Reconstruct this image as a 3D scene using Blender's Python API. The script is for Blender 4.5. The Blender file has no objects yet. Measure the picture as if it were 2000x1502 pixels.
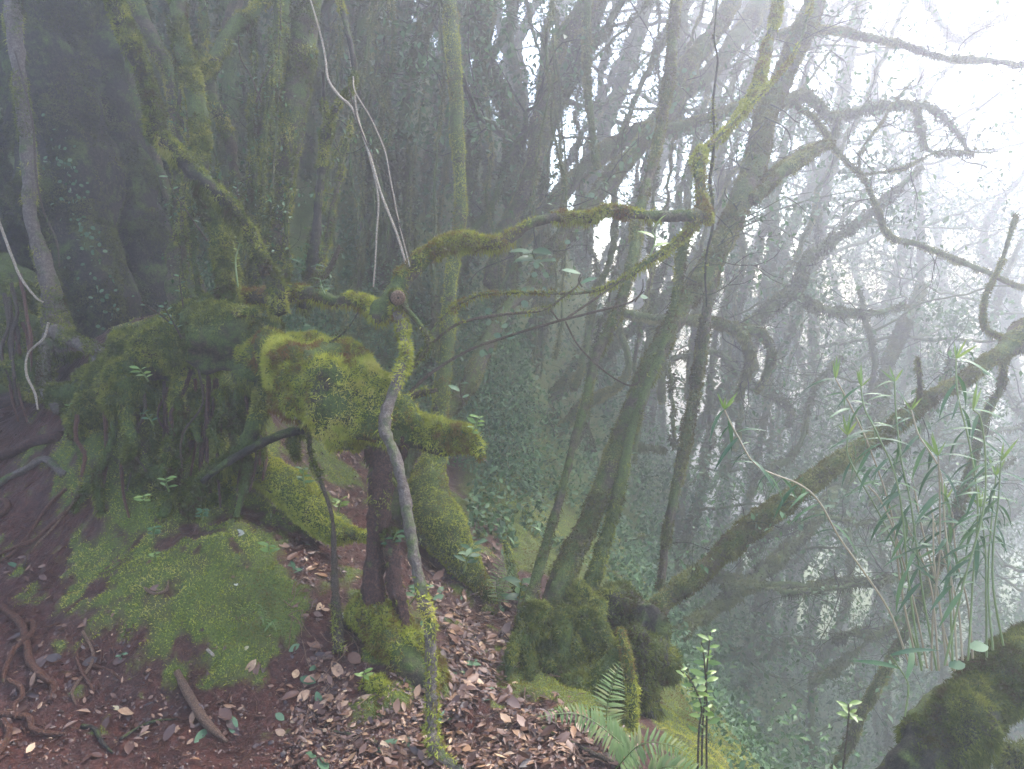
import bpy, math, random
import numpy as np
from mathutils import Vector, Matrix

# ------------------------------------------------------------------ camera, world, sun, exposure
sc = bpy.context.scene
FPX = 1400.0                      # focal length in photo pixels (2000 wide)
PITCH = math.radians(8)
CAM = np.array([0.0, 0.0, 1.6])
cam_data = bpy.data.cameras.new('camera')
cam = bpy.data.objects.new('camera', cam_data)
sc.collection.objects.link(cam)
cam.location = CAM
cam.rotation_euler = (math.radians(90) - PITCH, 0, 0)
cam_data.sensor_width = 36.0
cam_data.lens = 36.0 * FPX / 2000.0
cam_data.clip_start = 0.05
cam_data.clip_end = 500
sc.camera = cam

SUN_EL, SUN_AZ = math.radians(54), math.radians(44)      # azimuth measured from +Y towards +X
world = bpy.data.worlds.new('World'); sc.world = world; world.use_nodes = True
wn = world.node_tree; wn.nodes.clear()
sky = wn.nodes.new('ShaderNodeTexSky'); sky.sky_type = 'NISHITA'; sky.sun_disc = False
sky.sun_elevation = SUN_EL; sky.sun_rotation = SUN_AZ
sky.air_density = 1.0; sky.dust_density = 1.6; sky.ozone_density = 1.0
bg = wn.nodes.new('ShaderNodeBackground'); bg.inputs['Strength'].default_value = 0.14
wo = wn.nodes.new('ShaderNodeOutputWorld')
wn.links.new(sky.outputs[0], bg.inputs[0]); wn.links.new(bg.outputs[0], wo.inputs[0])

sun_d = bpy.data.lights.new('sun', 'SUN'); sun_d.energy = 1.5; sun_d.angle = math.radians(13)
sun_d.color = (1.0, 0.95, 0.90)
sun = bpy.data.objects.new('sun', sun_d); sc.collection.objects.link(sun)
sdir = Vector((math.sin(SUN_AZ) * math.cos(SUN_EL), math.cos(SUN_AZ) * math.cos(SUN_EL), math.sin(SUN_EL)))
sun.rotation_euler = sdir.to_track_quat('Z', 'Y').to_euler()
sun.location = (6, 8, 12)

sc.view_settings.view_transform = 'Standard'; sc.view_settings.look = 'None'
sc.view_settings.gamma = 1.0; sc.view_settings.use_curve_mapping = False
sc.view_settings.exposure = 2.7
sc.cycles.use_denoising = True
sc.cycles.max_bounces = 6; sc.cycles.diffuse_bounces = 3; sc.cycles.glossy_bounces = 2
sc.cycles.transmission_bounces = 4; sc.cycles.transparent_max_bounces = 8; sc.cycles.volume_bounces = 4
HAZE_DENSITY = 0.0235

rng = np.random.default_rng(7)
random.seed(7)
CF = np.array([0, math.cos(PITCH), -math.sin(PITCH)]); CU = np.array([0, math.sin(PITCH), math.cos(PITCH)]); CR = np.array([1.0, 0, 0])

def W(px, py, d):
    """world point for a photo pixel at depth d metres"""
    return CAM + d * (CR * ((px - 1000) / FPX) + CU * ((751 - py) / FPX) + CF)

_o1 = 'first second third fourth fifth sixth seventh eighth ninth tenth eleventh twelfth thirteenth fourteenth fifteenth sixteenth seventeenth eighteenth nineteenth'.split()
def ordn(n):
    if n < 20: return _o1[n - 1]
    t = {2: 'twent', 3: 'thirt', 4: 'fort'}[n // 10]
    return t + 'ieth' if n % 10 == 0 else t + 'y-' + _o1[n % 10 - 1]

# ------------------------------------------------------------------ vector noise
def _h(ix, iy, iz):
    n = (ix.astype(np.int64) * 374761393 + iy.astype(np.int64) * 668265263 + iz.astype(np.int64) * 2147483647) & 0xffffffff
    n = ((n ^ (n >> 13)) * 1274126177) & 0xffffffff
    n = ((n ^ (n >> 15)) * 2246822519) & 0xffffffff
    return ((n ^ (n >> 16)) & 0xffffff) / float(0xffffff) * 2 - 1
def noise(P, f=1.0, s=0.0):
    Q = np.asarray(P, float) * f + s + 100.5
    i = np.floor(Q).astype(np.int64); t = Q - i; t = t * t * (3 - 2 * t)
    r = 0
    for a in (0, 1):
        wx = t[..., 0] if a else 1 - t[..., 0]
        for b in (0, 1):
            wy = t[..., 1] if b else 1 - t[..., 1]
            for c in (0, 1):
                wz = t[..., 2] if c else 1 - t[..., 2]
                r = r + wx * wy * wz * _h(i[..., 0] + a, i[..., 1] + b, i[..., 2] + c)
    return r
def fbm(P, f=1.0, o=3, s=0.0):
    r = 0; a = 1.0
    for k in range(o):
        r = r + a * noise(P, f * 2.03 ** k, s + 17.3 * k); a *= 0.5
    return r

# ------------------------------------------------------------------ terrain height field
CTRL = []
for px, py, d in [  # foreground
        (0, 1502, 2.45), (300, 1502, 2.5), (700, 1502, 2.5), (1000, 1502, 2.5), (1200, 1502, 2.55),
        (0, 1300, 2.9), (200, 1350, 2.85), (400, 1340, 2.9), (600, 1340, 2.95), (850, 1400, 2.85), (1050, 1400, 2.85),
        # left path climbing
        (0, 1100, 3.5), (0, 950, 4.0), (60, 830, 4.6), (0, 760, 5.6), (130, 1080, 3.45),
        # moss bank
        (200, 1150, 3.2), (350, 1200, 3.05), (480, 1250, 3.0), (300, 1050, 3.4), (420, 1080, 3.3), (250, 900, 3.75), (180, 780, 4.1), (330, 960, 3.65), (420, 960, 3.7),
        (420, 850, 3.92), (300, 850, 3.85), (200, 860, 3.82), (300, 720, 4.3), (420, 680, 4.4), (500, 870, 3.9), (540, 900, 4.1), (560, 700, 5.4), (150, 690, 4.7),
        (560, 1100, 3.4), (600, 1250, 3.05), (560, 1000, 3.8), (700, 1120, 3.45), (740, 1300, 2.95),
        # ground seen through the arch
        (650, 880, 4.9), (620, 1010, 3.95), (700, 960, 4.5), (760, 760, 6.4),
        # path winding away
        (870, 1100, 4.3), (900, 1190, 3.95), (980, 1240, 3.65), (950, 1320, 3.3), (860, 1000, 4.9), (980, 1150, 4.3),
        (1100, 1300, 3.5), (1180, 1400, 3.05), (1250, 1480, 2.8)]:
    CTRL.append(W(px, py, d))
for p in [(-6, 5, 2.4), (-6, 9, 5.5), (-3, 8, 3.4), (-1.4, 7.5, 1.9), (0.0, 7, 0.7), (0.0, 9.5, 1.3), (-2, 11, 4.6), (1.2, 12, 1.6), (-6, 1, 0.8), (-6, -4, 0.6), (-2, 1, 0.0), (0, 0, 0), (0, -4, 0),
          (1.6, 1.5, -0.7), (1.7, 3.2, -1.4), (3, 1.5, -2.0), (3, -4, -2), (2.0, 4.5, -2.2), (1.5, 6, -1.6), (3.2, 5, -4.8), (3.5, 8, -6.0), (6, 5, -8.5), (7, 9, -9.5), (10, 2, -11), (3.2, 12, -4.0),
          (-8, 16, 11), (0, 16, 4.2), (8, 16, -9), (12, 16, -12), (12, -4, -12), (0.9, 4.6, -0.75)]:
    CTRL.append(np.array(p, float))
CTRL = np.array(CTRL)
def _tps(r2): return 0.5 * r2 * np.log(r2 + 1e-9)
_n = len(CTRL)
_K = _tps(((CTRL[:, None, :2] - CTRL[None, :, :2]) ** 2).sum(-1)) + np.eye(_n) * 0.02
_Pm = np.c_[np.ones(_n), CTRL[:, :2]]
_A = np.block([[_K, _Pm], [_Pm.T, np.zeros((3, 3))]])
_wt = np.linalg.solve(_A, np.r_[CTRL[:, 2], 0, 0, 0])
def H0(x, y):
    x = np.clip(np.asarray(x, float), -9, 12); y = np.clip(np.asarray(y, float), -4, 16)
    shp = x.shape; xf, yf = x.ravel(), y.ravel()
    out = np.empty(len(xf))
    for a in range(0, len(xf), 20000):
        r2 = (xf[a:a + 20000, None] - CTRL[None, :, 0]) ** 2 + (yf[a:a + 20000, None] - CTRL[None, :, 1]) ** 2
        out[a:a + 20000] = _tps(r2) @ _wt[:_n] + _wt[_n] + _wt[_n + 1] * xf[a:a + 20000] + _wt[_n + 2] * yf[a:a + 20000]
    return out.reshape(shp)
def bumps(x, y):
    P = np.stack([x, y, np.zeros_like(x)], -1)
    return 0.05 * fbm(P, 2.2, 3) + 0.017 * fbm(P, 10, 3, 5.0) + 0.006 * noise(P, 42, 9.0)
def H(x, y):
    x = np.asarray(x, float); y = np.asarray(y, float)
    return H0(x, y) + bumps(x, y)
def G(px, py, lift=0.0):
    """point on the ground seen at a photo pixel"""
    d = np.linspace(1.6, 20, 700)
    pts = W(0, 0, 0)[None] + d[:, None] * ((W(px, py, 1.0) - CAM)[None])
    below = pts[:, 2] < H(pts[:, 0], pts[:, 1])
    k = int(np.argmax(below)) if below.any() else 699
    lo, hi = d[max(k - 1, 0)], d[k]
    for _ in range(8):
        m = (lo + hi) / 2; p = CAM + m * (W(px, py, 1.0) - CAM)
        if p[2] < H(p[0], p[1]): hi = m
        else: lo = m
    p = CAM + hi * (W(px, py, 1.0) - CAM)
    return p + np.array([0, 0, lift])
def depth(p): return float((np.asarray(p) - CAM) @ CF)

# ------------------------------------------------------------------ mesh building
class MB:
    def __init__(s): s.V = []; s.T = []; s.Q = []; s.tint = []; s.n = 0
    def add(s, V, T=None, Q=None, tint=0.5):
        V = np.asarray(V, float).reshape(-1, 3)
        s.V.append(V); s.tint.append(np.broadcast_to(np.asarray(tint, float), (len(V),)))
        if T is not None and len(T): s.T.append(np.asarray(T, np.int64) + s.n)
        if Q is not None and len(Q): s.Q.append(np.asarray(Q, np.int64) + s.n)
        s.n += len(V)
    def arrays(s):
        V = np.concatenate(s.V) if s.V else np.zeros((0, 3))
        T = np.concatenate(s.T) if s.T else np.zeros((0, 3), np.int64)
        Q = np.concatenate(s.Q) if s.Q else np.zeros((0, 4), np.int64)
        return V, T, Q
    def tris(s):
        V, T, Q = s.arrays()
        return V, np.concatenate([T, Q[:, [0, 1, 2]], Q[:, [0, 2, 3]]])
    def mesh(s, name, mat, origin=(0, 0, 0), smooth=True):
        V, T, Q = s.arrays(); V = V - np.asarray(origin, float)
        me = bpy.data.meshes.new(name)
        nl = len(T) * 3 + len(Q) * 4
        me.vertices.add(len(V)); me.vertices.foreach_set('co', V.astype(np.float32).ravel())
        me.loops.add(nl); me.loops.foreach_set('vertex_index', np.r_[T.ravel(), Q.ravel()].astype(np.int32))
        me.polygons.add(len(T) + len(Q))
        st = np.r_[np.arange(len(T)) * 3, len(T) * 3 + np.arange(len(Q)) * 4].astype(np.int32)
        me.polygons.foreach_set('loop_start', st)
        if smooth: me.polygons.foreach_set('use_smooth', np.ones(len(T) + len(Q), bool))
        at = me.attributes.new('tint', 'FLOAT', 'POINT')
        at.data.foreach_set('value', np.concatenate(s.tint).astype(np.float32) if s.tint else np.zeros(0, np.float32))
        me.update(calc_edges=True); me.validate()
        me.materials.append(mat)
        return me
COL = sc.collection
def link(name, data, parent=None, loc=(0, 0, 0)):
    o = bpy.data.objects.new(name, data); COL.objects.link(o)
    o.location = loc
    if parent: o.parent = parent
    return o
def tag(o, label=None, cat=None, group=None, kind=None):
    for k, v in (('label', label), ('category', cat), ('group', group), ('kind', kind)):
        if v: o[k] = v
    return o
def thing(name, label, cat, loc, group=None):
    return tag(link(name, None, None, tuple(map(float, loc))), label, cat, group)

def spline(P, R, step):
    P = np.asarray(P, float); R = np.asarray(R, float)
    Pe = np.vstack([2 * P[0] - P[1], P, 2 * P[-1] - P[-2]]); Re = np.r_[R[0], R, R[-1]]
    out, ro = [], []
    for i in range(1, len(Pe) - 2):
        n = max(2, int(np.linalg.norm(Pe[i + 1] - Pe[i]) / step))
        t = np.linspace(0, 1, n, endpoint=False)[:, None]
        a, b, c, d = Pe[i - 1], Pe[i], Pe[i + 1], Pe[i + 2]
        out.append(0.5 * (2 * b + (c - a) * t + (2 * a - 5 * b + 4 * c - d) * t ** 2 + (3 * b - a - 3 * c + d) * t ** 3))
        tt = t[:, 0]; tt = tt * tt * (3 - 2 * tt); ro.append(Re[i] * (1 - tt) + Re[i + 1] * tt)
    out.append(Pe[-2][None]); ro.append([Re[-2]])
    return np.vstack(out), np.concatenate(ro)
def tube(mb, P, R, step=None, sides=10, amp=0.15, freq=None, wob=0.0, seed=0.0, tint=0.5, cap=True, ridge=0.0):
    R = np.asarray(R, float)
    step = step or max(R.mean() * 0.7, 0.004)
    C, r = spline(P, R, step)
    if wob: C = C + wob * np.stack([fbm(C, 3, 3, seed + k * 31.7) for k in range(3)], -1)
    T = np.gradient(C, axis=0); T /= np.linalg.norm(T, axis=1)[:, None] + 1e-12
    N = np.empty_like(T)
    v = np.cross(T[0], [0.3, 0.9, 0.2]); v /= np.linalg.norm(v)
    for i in range(len(T)):
        v = v - T[i] * (v @ T[i]); v /= np.linalg.norm(v) + 1e-12; N[i] = v
    B = np.cross(T, N)
    a = np.linspace(0, 2 * math.pi, sides, endpoint=False)
    D = N[:, None] * np.cos(a)[None, :, None] + B[:, None] * np.sin(a)[None, :, None]
    S = C[:, None] + D * r[:, None, None]
    f = freq or 0.9 / max(R.mean(), 0.004)
    k = 1 + amp * fbm(S, f, 3, seed) + amp * 0.8 * fbm(C, f * 0.45, 2, seed + 7)[:, None]
    if ridge: k = k + ridge * np.cos(a * 5 + 2 * noise(C, 4, seed)[:, None])
    V = C[:, None] + D * (r[:, None] * k)[..., None]
    n, m = len(C), sides
    i = np.arange(n - 1)[:, None]; j = np.arange(m)[None]
    Q = np.stack([i * m + j, i * m + (j + 1) % m, (i + 1) * m + (j + 1) % m, (i + 1) * m + j], -1).reshape(-1, 4)
    V = V.reshape(-1, 3)
    if cap:
        V = np.vstack([V, C[:1] - T[:1] * r[0] * 0.4, C[-1:] + T[-1:] * r[-1] * 0.4])
        jj = np.arange(m)
        tri = np.vstack([np.c_[(jj + 1) % m, jj, np.full(m, n * m)], np.c_[(n - 1) * m + jj, (n - 1) * m + (jj + 1) % m, np.full(m, n * m + 1)]])
    else: tri = None
    mb.add(V, tri, Q, tint)
    return C, r
def blob(mb, c, rad, amp=0.25, freq=3.0, nu=96, nv=60, seed=0.0, rot=None):
    u = np.linspace(0, 2 * math.pi, nu, endpoint=False); v = np.linspace(0.02, math.pi - 0.02, nv)
    D = np.stack([np.sin(v)[:, None] * np.cos(u)[None], np.sin(v)[:, None] * np.sin(u)[None], np.repeat(np.cos(v)[:, None], nu, 1)], -1)
    V = D * np.asarray(rad)
    if rot is not None: V = V @ np.array(rot.to_3x3()).T
    V = V + np.asarray(c)
    k = 1 + amp * fbm(V, freq, 5, seed) + amp * .35 * np.abs(noise(V, freq * 4, seed + 3))
    V = np.asarray(c) + (V - np.asarray(c)) * k[..., None]
    i = np.arange(nv - 1)[:, None]; j = np.arange(nu)[None]
    Q = np.stack([i * nu + j, (i + 1) * nu + j, (i + 1) * nu + (j + 1) % nu, i * nu + (j + 1) % nu], -1).reshape(-1, 4)
    mb.add(V.reshape(-1, 3), None, Q)

def sample(V, T, n, weight=None):
    a, b, c = V[T[:, 0]], V[T[:, 1]], V[T[:, 2]]
    N = np.cross(b - a, c - a); A = np.linalg.norm(N, axis=1); N = N / (A[:, None] + 1e-12)
    w = A.copy()
    if weight is not None: w = w * weight((a + b + c) / 3, N)
    if w.sum() <= 0: return np.zeros((0, 3)), np.zeros((0, 3))
    k = rng.choice(len(T), n, p=w / w.sum())
    r1, r2 = np.sqrt(rng.random(n)), rng.random(n)
    P = a[k] * (1 - r1)[:, None] + b[k] * (r1 * (1 - r2))[:, None] + c[k] * (r1 * r2)[:, None]
    return P, N[k]
def area(V, T): return 0.5 * np.linalg.norm(np.cross(V[T[:, 1]] - V[T[:, 0]], V[T[:, 2]] - V[T[:, 0]]), axis=1).sum()
def unit(v): return v / (np.linalg.norm(v, axis=-1, keepdims=True) + 1e-12)
def blades(mb, P, N, L=0.014, w=0.003, spread=0.7, droop=0.0, tint=None, bend=0.0):
    n = len(P)
    if n == 0: return
    D = unit(N + spread * rng.normal(size=(n, 3)) + np.array([0, 0, -droop]))
    S = unit(np.cross(D, rng.normal(size=(n, 3))))
    l = (L * (0.5 + rng.random(n)))[:, None]; ww = (w * (0.6 + 0.8 * rng.random(n)))[:, None]
    B0 = P - N * 0.002
    tip = B0 + D * l + np.array([0, 0, -bend]) * l
    cl = 0.45 * fbm(P, 7.0, 3, 3.0) + 0.25 * noise(P, 38.0, 9.0)
    t = (0.5 + cl if tint is None else tint + 0.2 * noise(P, 38.0, 9.0)) + 0.10 * rng.normal(size=n)
    if bend or L > 0.03:
        mid = B0 + D * l * 0.5
        V = np.stack([B0 - S * ww, B0 + S * ww, mid + S * ww * .8, mid - S * ww * .8, tip], 1).reshape(-1, 3)
        i = np.arange(n)[:, None] * 5
        mb.add(V, i + np.array([[3, 2, 4]]), i + np.array([[0, 1, 2, 3]]), np.repeat(np.clip(t, 0, 1), 5))
    else:
        V = np.stack([B0 - S * ww, B0 + S * ww, tip], 1).reshape(-1, 3)
        mb.add(V, np.arange(n * 3).reshape(-1, 3), None, np.repeat(np.clip(t, 0, 1), 3))

# leaf outline: length 1 along +Y, normal +Z
def leaf_geo(width=0.4, peak=0.45, fold=0.18, curl=0.15, n=5, power=1.0):
    t = np.linspace(0, 1, n + 1)
    w = 0.5 * width * np.sin(math.pi * t ** (math.log(0.5) / math.log(peak))) ** power
    w[0] = 0.02; w[-1] = 0.0
    z = -curl * t ** 2
    V = []; 
    for k in range(n + 1):
        V += [(-w[k], t[k], z[k] + fold * w[k]), (0, t[k], z[k]), (w[k], t[k], z[k] + fold * w[k])]
    V = V[:-3] + [(0, 1, z[-1])]
    Q = []; 
    for k in range(n - 1):
        a = k * 3; Q += [(a, a + 1, a + 4, a + 3), (a + 1, a + 2, a + 5, a + 4)]
    a = (n - 1) * 3; tip = len(V) - 1
    T = [(a, a + 1, tip), (a + 1, a + 2, tip)]
    return np.array(V), np.array(T), np.array(Q)
def place_leaves(mb, geo, P, D, Nn, L, tint):
    """many copies of a leaf merged in one mesh builder"""
    V0, T0, Q0 = geo; n = len(P)
    if n == 0: return
    Y = unit(D); X = unit(np.cross(Y, Nn)); Z = np.cross(X, Y)
    L = np.broadcast_to(L, (n,))[:, None, None]
    V = P[:, None] + L * (V0[None, :, 0:1] * X[:, None] + V0[None, :, 1:2] * Y[:, None] + V0[None, :, 2:3] * Z[:, None])
    off = (np.arange(n) * len(V0))[:, None, None]
    mb.add(V.reshape(-1, 3), (T0[None] + off).reshape(-1, 3), (Q0[None] + off).reshape(-1, 4) if len(Q0) else None, np.repeat(np.broadcast_to(tint, (n,)), len(V0)))
QLEAF = (np.array([(0, 0, 0), (-.26, .45, .06), (0, 1, -.1), (.26, .45, .06)]), np.array([(0, 3, 2), (0, 2, 1)]), np.zeros((0, 4), np.int64))
def mat_from(P, D, Nn, L):
    Y = Vector(D).normalized(); X = Y.cross(Vector(Nn)).normalized(); Z = X.cross(Y)
    M = Matrix(((X.x, Y.x, Z.x, P[0]), (X.y, Y.y, Z.y, P[1]), (X.z, Y.z, Z.z, P[2]), (0, 0, 0, 1)))
    return M @ Matrix.Diagonal((L, L, L, 1))

# ------------------------------------------------------------------ materials
def newmat(name):
    m = bpy.data.materials.new(name); m.use_nodes = True; nt = m.node_tree; nt.nodes.clear()
    out = nt.nodes.new('ShaderNodeOutputMaterial')
    return m, nt, out
def nd(nt, t, **kw):
    n = nt.nodes.new(t)
    for k, v in kw.items():
        if k in n.inputs: n.inputs[k].default_value = v
        else: setattr(n, k, v)
    return n
def ramp(nt, src, stops):
    r = nt.nodes.new('ShaderNodeValToRGB'); e = r.color_ramp.elements
    while len(e) < len(stops): e.new(0.5)
    for k, (p, c) in enumerate(stops):
        e[k].position = p; e[k].color = (*c, 1)
    nt.links.new(src, r.inputs[0]); return r.outputs[0]
def nz(nt, scale, detail=4, rough=0.6, pos=None):
    n = nd(nt, 'ShaderNodeTexNoise'); n.inputs['Scale'].default_value = scale; n.inputs['Detail'].default_value = detail; n.inputs['Roughness'].default_value = rough
    if pos is None: pos = nd(nt, 'ShaderNodeNewGeometry').outputs['Position']
    nt.links.new(pos, n.inputs['Vector']); return n.outputs[0]
def mix(nt, f, a, b):
    m = nt.nodes.new('ShaderNodeMix'); m.data_type = 'RGBA'
    for s, i in ((f, 0), (a, 6), (b, 7)):
        if isinstance(s, (tuple, list)): m.inputs[i].default_value = (*s, 1)
        elif isinstance(s, (int, float)): m.inputs[i].default_value = s
        else: nt.links.new(s, m.inputs[i])
    return m.outputs[2]
def math_(nt, op, a, b=0.0, clamp=False):
    m = nt.nodes.new('ShaderNodeMath'); m.operation = op; m.use_clamp = clamp
    for s, i in ((a, 0), (b, 1)):
        if isinstance(s, (int, float)): m.inputs[i].default_value = s
        else: nt.links.new(s, m.inputs[i])
    return m.outputs[0]
def finish(nt, out, col, rough=0.8, bump=None, bs=0.5, bd=0.01, spec=0.3, transl=0.0):
    p = nd(nt, 'ShaderNodeBsdfPrincipled'); nt.links.new(col, p.inputs['Base Color'])
    if isinstance(rough, (int, float)): p.inputs['Roughness'].default_value = rough
    else: nt.links.new(rough, p.inputs['Roughness'])
    p.inputs['Specular IOR Level'].default_value = spec
    if bump is not None:
        b = nd(nt, 'ShaderNodeBump'); b.inputs['Strength'].default_value = bs; b.inputs['Distance'].default_value = bd
        nt.links.new(bump, b.inputs['Height']); nt.links.new(b.outputs[0], p.inputs['Normal'])
    if transl:
        t = nd(nt, 'ShaderNodeBsdfTranslucent'); nt.links.new(col, t.inputs[0])
        m = nd(nt, 'ShaderNodeMixShader'); m.inputs[0].default_value = transl
        nt.links.new(p.outputs[0], m.inputs[1]); nt.links.new(t.outputs[0], m.inputs[2]); nt.links.new(m.outputs[0], out.inputs[0])
    else: nt.links.new(p.outputs[0], out.inputs[0])
def attr(nt, name):
    a = nt.nodes.new('ShaderNodeAttribute'); a.attribute_name = name; return a.outputs['Fac']

def bark(name, c_bark, c_bark2, moss=0.5, mossc=(0.11, 0.15, 0.025), moss2=(0.05, 0.07, 0.018), scale=9.0, rough=0.85):
    m, nt, out = newmat(name)
    n1 = nz(nt, scale, 6, 0.65); n2 = nz(nt, scale * 5, 6, 0.78); n3 = nz(nt, 3.1, 4, 0.6); n4 = nz(nt, 170, 3, 0.7)
    dk = tuple(v * .45 for v in c_bark2)
    bk = ramp(nt, math_(nt, 'ADD', math_(nt, 'MULTIPLY', n2, .65), math_(nt, 'MULTIPLY', n4, .35)), [(0.34, dk), (0.48, c_bark2), (0.62, c_bark)])
    ms = ramp(nt, math_(nt, 'ADD', math_(nt, 'MULTIPLY', n2, .45), math_(nt, 'MULTIPLY', n4, .55)), [(0.34, tuple(v * .35 for v in moss2)), (0.47, moss2), (0.64, mossc)])
    geo = nd(nt, 'ShaderNodeNewGeometry'); sx = nd(nt, 'ShaderNodeSeparateXYZ'); nt.links.new(geo.outputs['Normal'], sx.inputs[0])
    f = math_(nt, 'ADD', n1, math_(nt, 'MULTIPLY', sx.outputs[2], 0.12))
    f = math_(nt, 'ADD', f, math_(nt, 'MULTIPLY', n3, 0.5))
    th = 1.05 - moss * 0.6
    f = math_(nt, 'MULTIPLY', math_(nt, 'SUBTRACT', f, th), 7.0, True)
    finish(nt, out, mix(nt, f, bk, ms), rough, math_(nt, 'ADD', n1, math_(nt, 'ADD', n2, math_(nt, 'MULTIPLY', n4, 0.35))), 1.0, 0.02, 0.25)
    return m
M = {}
M['moss_bark'] = bark('moss_bark', (0.10, 0.08, 0.048), (0.035, 0.026, 0.018), 0.75)
M['brown_bark'] = bark('brown_bark', (0.135, 0.10, 0.062), (0.055, 0.043, 0.028), 0.58)
M['red_bark'] = bark('red_bark', (0.13, 0.06, 0.04), (0.045, 0.022, 0.018), 0.2, scale=14)
M['grey_bark'] = bark('grey_bark', (0.20, 0.165, 0.135), (0.10, 0.075, 0.06), 0.4, scale=10, rough=0.55)
M['dark_bark'] = bark('dark_bark', (0.06, 0.05, 0.035), (0.022, 0.018, 0.014), 0.45)
M['pale_twig'] = bark('pale_twig', (0.55, 0.50, 0.42), (0.36, 0.28, 0.2), 0.1, scale=30)
M['twig'] = bark('twig', (0.16, 0.11, 0.075), (0.06, 0.045, 0.03), 0.3, scale=30)
M['root'] = bark('root', (0.19, 0.085, 0.045), (0.08, 0.035, 0.022), 0.05, scale=25, rough=0.45)
M['dead_wood'] = bark('dead_wood', (0.30, 0.19, 0.12), (0.14, 0.08, 0.05), 0.0, scale=40, rough=0.55)

def blade_mat(name, stops, transl=0.35, rough=0.8):
    m, nt, out = newmat(name); finish(nt, out, ramp(nt, attr(nt, 'tint'), stops), rough, spec=0.15, transl=transl); return m
M['moss'] = blade_mat('moss_blades', [(0.0, (0.06, 0.036, 0.014)), (0.25, (0.05, 0.065, 0.012)), (0.55, (0.135, 0.15, 0.03)), (0.8, (0.24, 0.245, 0.045)), (1.0, (0.33, 0.30, 0.07))])
M['moss_bright'] = blade_mat('moss_bright', [(0.0, (0.14, 0.065, 0.025)), (0.22, (0.15, 0.115, 0.025)), (0.5, (0.245, 0.265, 0.038)), (0.85, (0.38, 0.38, 0.06)), (1.0, (0.43, 0.38, 0.09))])
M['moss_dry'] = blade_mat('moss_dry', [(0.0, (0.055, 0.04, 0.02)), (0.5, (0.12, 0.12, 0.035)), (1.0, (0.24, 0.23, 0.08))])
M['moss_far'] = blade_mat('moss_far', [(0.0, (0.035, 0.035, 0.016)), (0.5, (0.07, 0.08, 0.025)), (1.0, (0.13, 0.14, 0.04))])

def leaf_mat(name, stops, rough=0.4, transl=0.3, rnd=True, spec=0.5):
    m, nt, out = newmat(name)
    if rnd:
        oi = nd(nt, 'ShaderNodeObjectInfo'); src = oi.outputs['Random']
        n = nz(nt, 60, 3); src = math_(nt, 'ADD', math_(nt, 'MULTIPLY', src, 0.8), math_(nt, 'MULTIPLY', math_(nt, 'SUBTRACT', n, 0.4), 0.5))
    else: src = attr(nt, 'tint')
    finish(nt, out, ramp(nt, src, stops), rough, spec=spec, transl=transl); return m
LG = [(0.0, (0.03, 0.075, 0.03)), (0.5, (0.055, 0.12, 0.045)), (1.0, (0.11, 0.19, 0.06))]
M['leaf'] = leaf_mat('leaf_green', LG, rough=.5, spec=.35)
M['leaf_bright'] = leaf_mat('leaf_bright', [(0, (0.10, 0.17, 0.03)), (0.6, (0.16, 0.24, 0.045)), (1, (0.27, 0.33, 0.07))])
M['leaf_grey'] = leaf_mat('leaf_grey_green', [(0, (0.045, 0.10, 0.045)), (0.5, (0.08, 0.15, 0.07)), (1, (0.15, 0.22, 0.12))], rough=.55, spec=.3)
M['leaf_fern'] = leaf_mat('fern_green', [(0, (0.07, 0.12, 0.035)), (0.6, (0.11, 0.17, 0.05)), (1, (0.22, 0.19, 0.08))], rough=.6, spec=.25)
M['foliage'] = leaf_mat('foliage', [(0.0, (0.025, 0.055, 0.02)), (0.5, (0.06, 0.12, 0.045)), (1.0, (0.14, 0.23, 0.09))], rnd=False, rough=0.5, spec=.3)
M['stem_green'] = leaf_mat('stem_green', [(0, (0.08, 0.12, 0.03)), (1, (0.16, 0.2, 0.06))], transl=0.0)
M['stem_pale'] = leaf_mat('stem_pale', [(0, (0.20, 0.15, 0.08)), (1, (0.38, 0.30, 0.19))], transl=0.0)
DL = [(0.0, (0.025, 0.013, 0.010)), (0.35, (0.07, 0.030, 0.018)), (0.6, (0.14, 0.068, 0.036)), (0.8, (0.25, 0.145, 0.075)), (0.93, (0.40, 0.28, 0.16)), (1.0, (0.24, 0.26, 0.10))]
M['dead_leaf'] = leaf_mat('dead_leaf', DL, rough=0.5, transl=0.1)
M['litter'] = leaf_mat('litter', DL, rough=0.5, transl=0.1, rnd=False)
M['white_leaf'] = leaf_mat('pale_leaf', [(0, (0.26, 0.25, 0.19)), (1, (0.42, 0.40, 0.32))], transl=0.1)
M['red_leaf'] = leaf_mat('red_leaf', [(0, (0.35, 0.05, 0.02)), (1, (0.5, 0.1, 0.04))], transl=0.1)

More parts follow.
